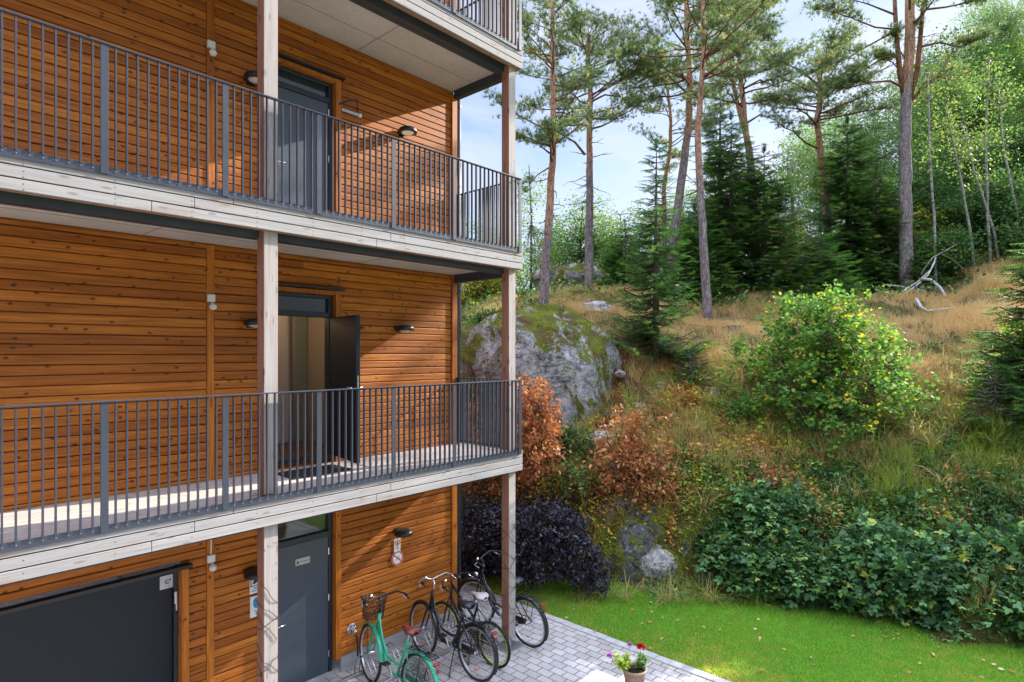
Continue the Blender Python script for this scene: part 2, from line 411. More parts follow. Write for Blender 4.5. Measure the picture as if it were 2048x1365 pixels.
M_ROOM = plain('white_room_paint', (.40, .35, .29), .7, 0, .03, 2)
M_ROOMFLOOR = plain('brown_room_floor', (.16, .085, .045), .4, 0, .2, 6)
t = NT('window_glass')
M_GLASS = t.done(t.bsdf((.02, .028, .03), .04, 0, None, .9))
t = NT('lamp_glass_lit'); e = t.n('ShaderNodeEmission'); t.set(e, 'Color', (1, .78, .5, 1)); t.set(e, 'Strength', .22)
ms = t.n('ShaderNodeMixShader'); t.set(ms, 0, .5); t.set(ms, 1, t.bsdf((.7, .68, .6), .25)); t.set(ms, 2, e.outputs[0]); M_LAMPLIT = t.done(ms.outputs[0])
M_LAMPG = plain('frosted_lamp_glass', (.55, .54, .50), .25)

M_BOLT = plain('dull_bolt_steel', (.15, .16, .18), .6, 0, .1, 8, .2)
VF, VW = 5.80, 7.16          # front plane of the balconies, face of the cladding
UE = 6.57                    # end of the wall
FL = [0.0, 2.86, 5.81, 8.76] # floor levels
SOF = [2.56, 5.55, 8.46, 11.4]
BLD = empty('apartment_building', (0, 0, 0), 'apartment building clad in orange stained boards with pale timber balconies on square posts', 'building')

def clad(u0, u1, z0, z1, name='cladding', v=VW, axis='x'):
    """real board profile: 10 cm boards with chamfered shadow gaps"""
    k0 = math.floor(z0 / .1); prof = []
    k = k0
    while k * .1 < z1:
        b = k * .1
        for dz, dv in ((0, .030), (.008, .030), (.0085, .004), (.015, 0), (.088, 0), (.097, .004), (.0999, .030)):
            zz = b + dz
            if z0 <= zz <= z1: prof.append((zz, dv))
        k += 1
    if prof[0][0] > z0 + 1e-4: prof.insert(0, (z0, prof[0][1]))
    if prof[-1][0] < z1 - 1e-4: prof.append((z1, prof[-1][1]))
    m = MB()
    for (za, da), (zb, db) in zip(prof, prof[1:]):
        if axis == 'x': m.quad([(u0, v + da, za), (u1, v + da, za), (u1, v + db, zb), (u0, v + db, zb)])
        else: m.quad([(v - da, u0, za), (v - da, u1, za), (v - db, u1, zb), (v - db, u0, zb)])
    # backing so the wall has thickness
    if axis == 'x': m.box((u0, v + .032, z0), (u1, v + .24, z1))
    else: m.box((v - .24, u0, z0), (v - .032, u1, z1))
    return m.build(name, M_CLAD, BLD)

DL, DR = 3.44, 4.38          # door opening
BAT0, BAT1 = 2.745, 2.835    # vertical batten
for lv in range(4):
    z0 = FL[lv] if lv else .20; z1 = SOF[lv]
    if lv == 0:
        clad(-6.0, -.9, z0, z1); clad(2.55, BAT0, z0, z1); clad(-.9, 2.55, 2.02, z1)
    else: clad(-6.0, BAT0, z0, z1)
    head = {0: 2.50, 1: 5.18, 2: 8.02, 3: 10.98}[lv]
    clad(BAT1, DL - .09, z0, z1); clad(DR + .09, UE - .085, z0, z1)
    if head < z1: clad(DL - .09, DR + .09, head, z1)
    m = MB(); m.box((BAT0 + .004, VW - .012, z0), (BAT1 - .004, VW + .05, z1), bev=.004); m.build('vertical_batten', M_TRIM, BLD)
    m = MB(); m.box((UE - .08, VW - .03, z0), (UE + .03, VW + .10, z1), bev=.004); m.build('corner_board', M_TRIM, BLD)
    # door casing
    m = MB()
    m.box((DR + .005, VW - .045, z0), (DR + .085, VW + .20, head - .03), bev=.003)
    m.box((DL - .085, VW - .045, z0), (DL - .005, VW + .20, head - .03), bev=.003)
    m.box((DL - .005, VW - .042, head - .09), (DR + .005, VW + .20, head - .035), bev=.003)
    m.build('door_casing', M_TRIM, BLD)
    m = MB(); m.box((DL - .12, VW - .10, head - .028), (DR + .12, VW + .02, head - .003), bev=.003); m.build('drip_flashing', M_BLACK, BLD)
    # end wall, side of the building
    clad(VW + .10, 17.0, z0 if lv else .2, z1, 'end_wall_cladding', UE + .0, 'y')
    if lv < 3:
        m = MB(); m.box((-6, VW + .02, SOF[lv]), (UE - .01, VW + .24, FL[lv + 1]))
        m.box((UE - .26, VW + .24, SOF[lv]), (UE - .01, 17, FL[lv + 1])); m.build('wall_band', M_CLAD, BLD)
m = MB(); m.box((-6, VW - .02, -.3), (DL - .1, 16.9, .197)); m.box((DR + .1, VW - .02, -.3), (UE - .01, 16.9, .196)); m.box((DL - .1, VW + .02, -.3), (DR + .1, 16.9, .05))
m.build('plinth', M_PLIN, BLD)
m = MB(); m.box((-6.2, VW - .3, 11.4), (UE + .3, 17.3, 11.65)); m.box((-6, 16.8, 0), (UE - .3, 17.0, 11.4)); m.build('roof', M_BEAM, BLD)

def balcony(lv):
    top = FL[lv] + .02; bot = top - .29
    b = MB(); b.box((-6.0, VF + .22, top - .26), (UE + .0, VW + .02, top - .06))
    # two slab joints
    slab = b.build('balcony_slab', M_CONC, BLD)
    d = MB(); y = VF + .035; k = 0
    while y < VW - .02:
        w = min(.116, VW - .005 - y)
        d.box((-6.0, y, top - .05), (UE + .085, y + w, top - .02), bev=.004); y += .12
    d.build('deck_boards', M_DECK, slab)
    m = MB()
    for i in range(3):
        za = bot + i * .097
        xs = [(-6, -1.2), (-1.195, 1.77 + .35 * i), (1.775 + .35 * i, 4.1 + .2 * i), (4.105 + .2 * i, UE + .105)]
        for a, c_ in xs: m.box((a, VF, za + .005), (c_, VF + .028, za + .0915), bev=.003)
    m.box((-6, VF - .004, top - .001), (UE + .107, VF + .034, top + .006))
    m.build('fascia', M_FASC, slab)
    m = MB()
    for i in range(3):
        za = bot + i * .097
        m.box((UE + .077, VF + .0285, za + .004), (UE + .105, VW + .02, za + .0925), bev=.003)
    m.build('end_fascia', M_FASC, slab)
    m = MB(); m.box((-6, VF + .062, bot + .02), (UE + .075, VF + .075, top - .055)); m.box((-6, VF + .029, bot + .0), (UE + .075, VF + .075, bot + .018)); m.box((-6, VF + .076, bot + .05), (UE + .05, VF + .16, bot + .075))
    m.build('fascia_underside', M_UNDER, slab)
    m = MB(); m.box((-6, VF + .165, bot - .055), (UE - .05, VF + .235, top - .065)); m.box((-6, VF + .235, bot - .06), (UE - .05, VF + .30, bot - .035))
    m.box((UE - .05, VF + .21, bot - .10), (UE + .04, VW - .032, top - .066))
    m.build('steel_edge_beam', M_BEAM, slab)
    m = MB()
    for x in (4.75, 2.1, -.6): m.box((x, VF + .31, top - .262), (x + .007, VW - .01, top - .2585))
    m.box((-6, VW - .46, top - .262), (UE - .06, VW - .455, top - .2585))
    m.build('slab_joint', M_BEAM, slab)
for lv in (1, 2, 3): balcony(lv)

# posts, each storey its own piece
for (u0, u1) in ((2.80, 2.95), (6.445, 6.595)):
    for lv in range(4):
        z0 = FL[lv] + (.03 if lv else .14); z1 = (FL[lv + 1] - .24) if lv < 3 else 11.4
        m = MB(); m.box((u0, VF + .068, z0), (u1, VF + .213, z1), bev=.006)
        # three laminations of the glulam show as fine grooves
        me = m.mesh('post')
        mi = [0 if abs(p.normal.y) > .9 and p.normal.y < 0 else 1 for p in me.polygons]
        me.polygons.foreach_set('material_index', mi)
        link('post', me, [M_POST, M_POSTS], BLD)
    m = MB(); m.box((u0 - .09, VF - .02, .0), (u1 + .09, VF + .30, .016), bev=.003); m.box((u0 + .05, VF + .11, .016), (u1 - .05, VF + .17, .14)); m.build('post_foot', M_ZINC, BLD)

def door(lv, transom, leafz, closed=True):
    z0 = FL[lv] + (.10 if lv else .05); head = {0: 2.50, 1: 5.18, 2: 8.02}[lv] - .09
    fr = MB(); vv = VW + .035
    fr.box((DL, vv, z0 - .05), (DL + .055, vv + .11, head), bev=.004); fr.box((DR - .055, vv, z0 - .05), (DR, vv + .11, head), bev=.004)
    fr.box((DL + .055, vv, head - .05), (DR - .055, vv + .11, head), bev=.004)
    fr.box((DL + .055, vv, leafz), (DR - .055, vv + .11, leafz + .07), bev=.004)
    fr.box((DL + .055, vv + .01, z0 - .05), (DR - .055, vv + .11, z0), bev=.004)
    fo = fr.build('door_frame', M_FRAME, BLD)
    g = MB(); g.box((DL + .055, vv + .05, leafz + .07), (DR - .055, vv + .06, head - .05)); g.build('transom_pane', M_GLASS, fo)
    if closed:
        l = MB(); l.box((DL + .058, vv + .012, z0 + .004), (DR - .058, vv + .06, leafz - .004), bev=.004)
        lf = l.build('door', M_DOOR, BLD)
    else:
        hx, hy = DR - .03, VW + .0
        tip = Vector((4.19, 6.29, 0)); d = (tip - Vector((hx, hy, 0))).normalized(); L = .86
        Mx = Matrix.Translation((hx, hy, 0)) @ Matrix(((d.x, -d.y, 0, 0), (d.y, d.x, 0, 0), (0, 0, 1, 0), (0, 0, 0, 1)))
        l = MB(); l.box((0, -.028, z0 + .006), (L, .028, leafz - .004), bev=.004, M=Mx)
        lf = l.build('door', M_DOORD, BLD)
        m = MB(); m.box((L - .05, .028, z0 + .9), (L - .04, .034, z0 + 1.02), M=Mx)
        m.tube([Mx @ Vector((L - .06, .03, z0 + .93)), Mx @ Vector((L - .06, .075, z0 + .93)), Mx @ Vector((L - .18, .075, z0 + .93))], .009, 8)
        m.box((L - .085, .029, z0 + .90), (L - .035, .035, z0 + 1.12), M=Mx)
        m.tube([Mx @ Vector((L - .06, -.03, z0 + .93)), Mx @ Vector((L - .06, -.075, z0 + .93)), Mx @ Vector((L - .18, -.075, z0 + .93))], .009, 8)
        m.build('handle', M_CHROME, lf, True)
        m = MB(); m.box((L + .0005, -.008, z0 + .90), (L + .003, .008, z0 + 1.08), M=Mx); m.build('lock_plate', M_ZINC, lf)
        return lf
    hx = DL + .12; hz = {0: .90, 2: 6.70}[lv]
    m = MB(); m.box((hx - .02, vv + .006, hz - .05), (hx + .02, vv + .011, hz + .05), bev=.002)
    m.tube([(hx, vv + .01, hz), (hx, vv - .045, hz), (hx + .13, vv - .045, hz + .004)], .009, 8)
    m.lathe([(.0, .0), (.022, .0), (.022, .008), (.012, .018), (0, .018)], (hx, vv + .01, hz + .13), 12, M=Matrix.Rotation(R(90), 3, 'X'))
    m.build('handle', M_CHROME, lf, True)
    for hh in (.25, 1.0, 1.62):
        m = MB(); m.tube([(DR - .056, vv + .002, z0 + hh - .045), (DR - .056, vv + .002, z0 + hh + .045)], .009, 8); m.build('hinge', M_CHROME, lf)
    return lf
d0 = door(0, 2.3, 1.87); d1 = door(1, 5.0, 4.79, False); d2 = door(2, 7.8, 7.66)

# double garage door of the ground floor, left
m = MB(); G0, G1, GT = -.86, 2.47, 1.90
m.box((G0, VW + .09, .02), (.918, VW + .13, GT), bev=.004); gd = m.build('garage_door', M_DOORD, BLD)
m = MB(); m.box((.940, VW + .09, .02), (G1 - .05, VW + .13, GT - .001), bev=.004); gd2 = m.build('garage_door', M_DOORD, BLD)
m = MB(); m.box((G1 - .045, VW + .05, .02), (G1, VW + .16, GT)); m.box((G0, VW + .05, GT + .002), (G1, VW + .16, GT + .03)); m.box((G0 - .04, VW + .05, .02), (G0 - .003, VW + .16, GT + .03)); m.build('garage_door_frame', M_FRAME, BLD)
m = MB(); m.box((G1 + .002, VW - .045, .05), (G1 + .078, VW + .2, GT + .03), bev=.003); m.build('garage_casing', M_TRIM, BLD)
m = MB(); m.box((G0 - .12, VW - .045, .05), (G0 - .042, VW + .2, GT + .03), bev=.003); m.build('garage_casing', M_TRIM, BLD)
m = MB(); m.box((G0 - .12, VW - .07, GT + .033), (G1 + .11, VW + .02, GT + .075), bev=.004); m.build('garage_flashing', M_BLACK, BLD)
m = MB(); m.tube([(G1 - .03, VW + .04, 1.55), (G1 - .03, VW + .04, 1.68)], .014, 10); m.tube([(G1 - .02, VW + .045, 1.47), (G1 - .02, VW + .045, 1.55)], .007, 8); m.build('hinge', M_WHITE, gd2)

m = MB(); m.box((.9185, VW + .118, .02), (.9395, VW + .135, GT)); m.build('door_seal', plain('door_seal_rubber', (.04, .05, .065), .5), gd)
# hallway seen through the open door
HV = VW + .24
m = MB(); z0 = FL[1] + .05; z1 = 5.3
m.quad([(3.0, HV, z0), (3.0, 10.2, z0), (3.0, 10.2, z1), (3.0, HV, z1)]); m.quad([(4.95, HV, z0), (4.95, 10.2, z0), (4.95, 10.2, z1), (4.95, HV, z1)])
m.quad([(3.0, 8.9, z0), (4.95, 8.9, z0), (4.95, 8.9, z1), (3.0, 8.9, z1)]); m.quad([(3.0, HV, z1), (4.95, HV, z1), (4.95, 10.2, z1), (3.0, 10.2, z1)])
room = m.build('hallway_wall', M_ROOM, BLD)
m = MB(); m.quad([(3.0, HV, z0 + .004), (4.95, HV, z0 + .004), (4.95, 8.9, z0 + .004), (3.0, 8.9, z0 + .004)]); m.build('hallway_floor', M_ROOMFLOOR, room)
m = MB(); m.box((4.05, 8.86, z0 + .01), (4.62, 8.895, z0 + 2.1), bev=.004); m.box((4.02, 8.875, z0 + .01), (4.05, 8.899, z0 + 2.14)); m.box((4.62, 8.875, z0 + .01), (4.65, 8.899, z0 + 2.14)); idr = m.build('inner_door', M_WHITE, room)
m = MB(); m.tube([(4.12, 8.85, z0 + 1.0), (4.12, 8.81, z0 + 1.0), (4.22, 8.81, z0 + 1.0)], .008, 8); m.build('handle', M_CHROME, idr)
m = MB(); m.box((3.002, 8.878, z0 + .005), (4.018, 8.898, z0 + .09)); m.build('skirting', M_WHITE, room)
m = MB(); m.box((4.72, 8.85, z0 + .01), (4.94, 8.89, z0 + 2.1)); m.build('cupboard_front', plain('pale_green_cupboard', (.35, .42, .36), .4), room)
hl = bpy.data.lights.new('hallway_lamp_light', 'POINT'); hl.energy = 4.5; hl.color = (1, .66, .36); hl.shadow_soft_size = .08
hlo = bpy.data.objects.new('hallway_lamp_light', hl); COL.objects.link(hlo); hlo.location = (3.85, 8.5, 5.08)
m = MB(); m.lathe([(0, .12), (.09, .11), (.11, .0), (.10, .0), (0, .03)], (3.85, 8.5, 5.15), 16); hm = m.build('ceiling_lamp', M_LAMPLIT, room, True)

# railings -----------------------------------------------------------------
def railing(lv, label, u_from):
    base = FL[lv] + .03; top = {1: 3.925, 2: 6.865, 3: 9.82}[lv]
    o = empty('balcony_railing', (UE, VF, base), label, 'railing', 'slatted steel balcony railings')
    X0 = Vector((UE, VF, base))
    def L(a): return tuple(Vector(a) - X0)
    def bx(m, a, b, **k): m.box(L(a), L(b), **k)
    yf = VF - .012                                      # flat bars bolted to the face of the fascia edge
    m = MB(); bx(m, (u_from, yf - .024, top - .012), (UE + .045, yf + .026, top), bev=.002); bx(m, (UE + .005, yf + .026, top - .0118), (UE + .045, VW - .03, top - .0002), bev=.002)
    m.build('handrail', M_STEEL, o)
    m = MB(); bx(m, (u_from, yf - .004, base - .055), (UE + .045, yf + .006, base + .012)); bx(m, (UE + .028, yf + .006, base - .0), (UE + .037, VW - .03, base + .04))
    m.build('bottom_rail', M_STEEL, o)
    posts = [UE - 1.27 - .97 * k for k in range(9)]; posts = [p for p in posts if p > u_from]
    bal = []
    for a, b, n in [(UE + .02, UE - 1.27, 15)] + [(UE - 1.27 - .97 * k, UE - 1.27 - .97 * (k + 1), 11) for k in range(8)]:
        for i in range(n):
            x = a + (b - a) * (i + 1) / (n + 1)
            if x > u_from: bal.append(x)
    me_b = MB().box((-.006, -.015, 0), (.006, .015, top - base - .012)).mesh('baluster'); me_b.materials.append(M_STEEL)
    me_s = MB().box((-.015, -.006, 0), (.015, .006, top - base - .012)).mesh('baluster_side'); me_s.materials.append(M_STEEL)
    me_p = MB().box((-.028, -.008, -.05), (.028, .008, top - base - .012), bev=.001).mesh('railing_post'); me_p.materials.append(M_STEEL)
    me_q = MB().box((-.008, -.028, -.05), (.008, .028, top - base - .012), bev=.001).mesh('railing_post_side'); me_q.materials.append(M_STEEL)
    for x in bal:
        c = bpy.data.objects.new('baluster', me_b); COL.objects.link(c); c.parent = o; c.location = L((x, yf, base))
    for x in posts + [UE + .025]:
        c = bpy.data.objects.new('railing_post', me_p); COL.objects.link(c); c.parent = o; c.location = L((x, yf - .006, base))
    n = 15
    for i in range(n):
        y = yf + .03 + (VW - .08 - yf) * (i + 1) / (n + 1)
        c = bpy.data.objects.new('baluster', me_s); COL.objects.link(c); c.parent = o; c.location = L((UE + .025, y, base))
    c = bpy.data.objects.new('railing_post', me_q); COL.objects.link(c); c.parent = o; c.location = L((UE + .025, VW - .06, base))
    me_o = MB().lathe([(.006, 0), (.006, .005), (0, .007)], (0, 0, 0), 8, M=Matrix.Rotation(R(90), 3, 'X')).mesh('bolt'); me_o.materials.append(M_BOLT)
    for x in [q for q in bal + posts if q > .3]:
        c = bpy.data.objects.new('bolt', me_o); COL.objects.link(c); c.parent = o; c.location = L((x, yf - .004, base - .018))
railing(1, 'dark steel slatted railing of the lowest balcony, in front of the open door', -1.2)
railing(2, 'dark steel slatted railing of the middle balcony, in front of the closed blue grey door', .2)
railing(3, 'dark steel slatted railing cut off by the top edge of the photo', 3.3)

# ------------------------------------------------------------------ lamps, detectors, signs, tap, pipe
def wall_lamp(u, z, label, lit):
    o = empty('wall_lamp', (u, VW, z), label, 'wall lamp', 'dark hooded wall lamps beside the doors')
    m = MB(); E = Matrix.Diagonal((1, 1.0, 1)).to_3x3()
    m.lathe([(0, .055), (.06, .054), (.10, .046), (.125, .030), (.135, .008), (.135, -.022), (.128, -.026), (.095, -.026), (.09, -.018), (0, -.018)], (0, -.155, 0), 32, M=E)
    m.box((-.085, -.08, -.024), (.085, -.005, .046), bev=.015)
    m.build('lamp_hood', M_BLACK, o, True)
    m = MB(); m.lathe([(.088, -.0185), (.085, -.03), (.06, -.045), (.03, -.052), (0, -.054)], (0, -.155, 0), 24); m.build('lamp_glass', M_LAMPLIT if lit else M_LAMPG, o, True)
    m = MB(); m.box((-.05, -.004, -.05), (.05, .012, .05), bev=.003); m.build('wall_plate', M_BLACK, o)
    return o
wall_lamp(5.50, 7.56, 'dark round wall lamp with a glowing glass, right of the closed middle balcony door', True)
wall_lamp(3.25, 7.57, 'dark wall lamp half hidden behind the inner post, left of the closed door', False)
wall_lamp(5.45, 4.67, 'dark hooded wall lamp casting a long slanting shadow, right of the open door', False)
wall_lamp(3.25, 4.67, 'dark wall lamp half hidden behind the inner post, left of the open door', False)
wall_lamp(5.42, 1.70, 'black hooded wall lamp above the two prohibition signs on the ground floor', False)
wall_lamp(3.25, 1.70, 'black wall lamp behind the inner post on the ground floor, above the camera sign', False)
def detector(z, label, conduit=0):
    o = empty('motion_detector', (2.79, VW - .012, z), label, 'motion detector', 'white motion detectors on the vertical battens')
    m = MB(); m.box((-.045, -.035, 0), (.04, .0, .085), bev=.004); m.build('junction_box', M_WHITE, o)
    m = MB(); m.lathe([(0, .035), (.025, .032), (.04, .012), (.042, -.01), (.03, -.032), (0, -.04)], (.005, -.05, -.055), 18); m.tube([(.005, -.02, -.005), (.005, -.045, -.03)], .014, 8)
    m.build('sensor_head', M_WHITE, o, True)
    if conduit: m = MB(); m.tube([(0, -.012, .085), (0, -.012, conduit)], .008, 8); m.build('cable_conduit', M_WHITE, o)
detector(7.79, 'white motion detector on the batten of the middle balcony')
detector(4.90, 'white motion detector on the batten of the lowest balcony')
detector(1.93, 'white motion detector with a cable conduit, right of the dark garage door', .5)

def text_mesh(name, body, size, mat, parent, loc, align='CENTER', bold=0.0):
    cu = bpy.data.curves.new(name, 'FONT'); cu.body = body; cu.size = size; cu.align_x = align; cu.offset = bold; cu.extrude = .0003
    tmp = bpy.data.objects.new(name, cu); COL.objects.link(tmp)
    dg = bpy.context.evaluated_depsgraph_get(); me = bpy.data.meshes.new_from_object(tmp.evaluated_get(dg)); bpy.data.objects.remove(tmp)
    me.transform(Matrix.Rotation(R(90), 4, 'X')); me.materials.clear()
    o = link(name, me, mat, parent); o.location = loc; return o
def ring(m, c, r0, r1, n=32, y=0):
    for k in range(n):
        a, b = 2*math.pi*k/n, 2*math.pi*(k+1)/n
        m.quad([(c[0]+r0*math.cos(a), y, c[1]+r0*math.sin(a)), (c[0]+r1*math.cos(a), y, c[1]+r1*math.sin(a)), (c[0]+r1*math.cos(b), y, c[1]+r1*math.sin(b)), (c[0]+r0*math.cos(b), y, c[1]+r0*math.sin(b))])
def bar(m, a, b, w, y):
    a = Vector((a[0], y, a[1])); b = Vector((b[0], y, b[1])); d = (b - a).normalized(); n = Vector((d.z, 0, -d.x)) * w / 2
    m.quad([a + n, b + n, b - n, a - n])
def poly(m, pts, y): m.quad([(p[0], y, p[1]) for p in pts])
# rectangular sign: naked flame forbidden
o = empty('prohibition_sign', (5.42, VW - .012, 1.50), 'small rectangular white sign with a red barred circle, directly under the ground floor lamp', 'sign')
m = MB(); m.box((-.055, -.002, -.10), (.055, .012, .085), bev=.001); m.build('sign_plate', M_WHITE, o)
m = MB(); ring(m, (0, .03), .036, .046, y=-.004); bar(m, (-.028, .058), (.028, .002), .009, -.0045); m.build('red_symbol', M_REDINK, o)
m = MB(); poly(m, [(-.012, .0), (.002, -.004), (.004, .03), (-.004, .055), (-.014, .03)], -.0035); bar(m, (.004, .005), (.02, .05), .006, -.0035); m.build('flame_symbol', M_INK, o)
text_mesh('lettering', 'Rökning och\nöppen eld\nförbjuden', .015, M_INK, o, (0, -.0035, -.035))
# round sign
o = empty('prohibition_sign', (5.42, VW - .014, 1.305), 'round red and white prohibition sign below the small rectangular sign', 'sign')
m = MB(); m.disc((0, -.002, 0), .105, (0, -1, 0), 40); m.disc((0, .003, 0), .105, (0, 1, 0), 40); m.build('sign_plate', plain('pale_red_edge', (.75, .35, .33), .5), o)
m = MB(); m.disc((0, -.0028, 0), .096, (0, -1, 0), 40); m.build('red_ring', M_REDINK, o)
m = MB(); m.disc((0, -.0034, 0), .080, (0, -1, 0), 40); m.build('white_field', M_WHITE, o)
m = MB(); ring(m, (-.03, -.022), .017, .022, 16, -.0042); ring(m, (.035, -.022), .017, .022, 16, -.0042); bar(m, (-.03, -.022), (-.012, .02), .005, -.0042); bar(m, (-.012, .02), (.025, .022), .005, -.0042); bar(m, (.035, -.022), (.022, .042), .006, -.0042); bar(m, (-.012, .018), (.002, -.024), .005, -.0042); bar(m, (.002, -.024), (.024, .02), .005, -.0042); bar(m, (-.028, .03), (-.008, .03), .008, -.0042)
m.build('symbol', plain('grey_green_ink', (.22, .30, .30), .5), o)
m = MB(); bar(m, (-.062, .052), (.062, -.052), .014, -.005); m.build('red_bar', M_REDINK, o)
# door sign
o = empty('door_sign', (3.955, VW + .045, 1.625), 'small silver sign with a pram symbol on the ground floor door', 'sign')
m = MB(); m.box((-.10, -.001, -.042), (.10, .003, .042), bev=.0015); m.build('sign_plate', plain('brushed_sign_metal', (.50, .50, .46), .35, .2), o)
m = MB(); ring(m, (-.082, -.022), .006, .010, 14, -.0018); ring(m, (-.058, -.022), .006, .010, 14, -.0018); poly(m, [(-.086, -.010), (-.054, -.010), (-.05, .004), (-.068, .004), (-.070, .022), (-.084, .014)], -.0018); bar(m, (-.052, .002), (-.04, .016), .004, -.0018); m.build('pram_symbol', M_INK, o)
text_mesh('lettering', 'Barnvagnsrum', .0205, M_INK, o, (.028, -.0018, -.006), bold=.0004)
# camera sign and neighbourhood sign beside the inner post
o = empty('camera_sign', (3.335, VW - .012, 1.55), 'blue framed camera surveillance sign half hidden by the inner post, upper of the two', 'sign')
m = MB(); m.box((-.095, -.002, -.13), (.095, .012, .13), bev=.001); m.build('sign_plate', M_WHITE, o)
m = MB(); bar(m, (-.082, -.040), (-.082, .118), .012, -.0032); bar(m, (.082, -.040), (.082, .118), .012, -.0034); bar(m, (-.088, -.040), (.088, -.040), .010, -.0036); bar(m, (-.088, .118), (.088, .118), .010, -.0038); m.build('blue_frame', M_BLUEBL, o)
m = MB(); poly(m, [(-.062, .0), (-.048, -.022), (.04, .028), (.022, .062), (-.045, .026)], -.0032); poly(m, [(.03, .0), (.06, -.01), (.06, .03), (.045, .03)], -.0033); m.build('camera_symbol', M_INK, o)
text_mesh('lettering', 'Kamera-\növervakning', .030, M_BLUEBL, o, (0, -.0032, -.075), bold=.0006)
o = empty('neighbour_watch_sign', (3.335, VW - .012, 1.26), 'white and blue sign half hidden by the inner post, lower of the two', 'sign')
m = MB(); m.box((-.09, -.002, -.125), (.09, .012, .125), bev=.001); m.build('sign_plate', M_WHITE, o)
m = MB(); poly(m, [(-.055, .01), (-.03, -.022), (.03, -.022), (.055, .01), (.055, .08), (.03, .108), (-.03, .108), (-.055, .08)], -.0032); m.build('blue_shield', M_LBLUE, o)
text_mesh('lettering', 'Porten\nlåses', .030, M_BLUEBL, o, (-.0, -.0032, -.065), bold=.0006)
o = empty('recycling_sign', (2.37, VW + .085, 1.80), 'white square sign with a round arrow mark on the dark garage door', 'sign')
m = MB(); m.box((-.075, -.001, -.075), (.07, .003, .07), bev=.001); m.build('sign_plate', plain('shaded_white_sheet', (.58, .57, .60), .5), o)
m = MB()
for k in range(20):
    if k in (2, 3): continue
    a, b = 2*math.pi*k/24 + .5, 2*math.pi*(k+1)/24 + .5
    m.quad([(.016*math.cos(a), -.002, .016*math.sin(a)), (.027*math.cos(a), -.002, .027*math.sin(a)), (.027*math.cos(b), -.002, .027*math.sin(b)), (.016*math.cos(b), -.002, .016*math.sin(b))])
poly(m, [(.012, .02), (.04, .026), (.03, .0)], -.0022); poly(m, [(-.012, .006), (.0, -.006), (.014, .008), (0, .004)], -.0022)
m.build('arrow_symbol', M_BLUEBL, o); text_mesh('lettering', 'Källsortering', .012, M_INK, o, (0, -.002, -.055))

# door stay of the middle balcony door, folded against the wall
o = empty('door_closer_arm', (4.62, VW, 7.60), 'black folding arm and silver rail on the cladding beside the closed door', 'door closer')
m = MB(); m.box((-.14, -.035, -.01), (.13, -.005, .028), bev=.003); m.build('silver_rail', M_ZINC, o)
m = MB(); m.box((.13, -.04, -.014), (.175, -.004, .032), bev=.003); m.build('end_cap', M_WHITE, o)
m = MB(); m.tube([(-.20, -.03, .05), (-.10, -.10, .11), (.02, -.15, .15)], .014, 6); m.tube([(.02, -.15, .14), (.09, -.06, .03)], .008, 6); m.build('folding_arm', M_BLACK, o)
o = empty('door_closer_arm', (4.78, VW, 4.66), 'small black bracket on the cladding just right of the open door leaf', 'door closer')
m = MB(); m.box((-.07, -.04, -.02), (.0, -.0, .03), bev=.004); m.tube([(0, -.03, .01), (.05, -.03, .01)], .012, 8); m.build('bracket', M_BLACK, o); m = MB(); m.tube([(-.24, -.02, .22), (-.07, -.03, .02)], .006, 6); m.build('thin_arm', M_BLACK, o)

# drainpipe
o = empty('drainpipe', (UE + .095, VW + .02, 0), 'dark blue grey drainpipe running down the corner of the building', 'drainpipe')
m = MB(); m.tube([(0, 0, .12), (0, 0, 11.6)], .045, 16); m.build('pipe', M_STEEL, o, True)
m = MB()
for z in (.5, 2.3, 4.0, 5.3, 7.0, 8.3):
    m.tube([(0, 0, z), (0, 0, z + .03)], .051, 16); m.box((-.06, -.01, z + .005), (-.03, .04, z + .025))
m.build('pipe_clamp', M_STEEL, o)
m = MB(); m.tube([(0, 0, .13), (.02, -.01, .08), (.10, -.04, .05)], .046, 12); m.build('outlet_bend', M_STEEL, o, True)

# garden tap
o = empty('garden_tap', (4.66, VW, .52), 'metal garden tap with a short hanging hose on the cladding behind the green bicycle', 'tap')
m = MB(); m.lathe([(0, .012), (.06, .010), (.075, 0)], (0, -.0, 0), 20, M=Matrix.Rotation(R(90), 3, 'X')); m.tube([(0, -.01, 0), (0, -.07, 0), (.0, -.09, -.03)], .02, 10); m.tube([(-.035, -.05, .04), (.035, -.05, .04)], .008, 8); m.tube([(0, -.05, 0), (0, -.05, .04)], .006, 8)
m.build('tap_body', M_CHROME, o, True)
m = MB(); m.tube([(0, -.09, -.03), (.015, -.09, -.10), (.04, -.08, -.2), (.045, -.07, -.32), (.04, -.07, -.36)], .012, 8); m.build('hose', M_BLACK, o, True)
# door mat
o = empty('doormat', (3.86, 6.72, FL[1] + .005), 'dark doormat on the balcony boards in front of the open door', 'doormat')
m = MB(); m.box((-.42, -.25, 0), (.36, .22, .014), bev=.004); m.build('mat', plain('dark_mat_fibre', (.035, .033, .035), .95, 0, .3, 90, .1, .5), o)

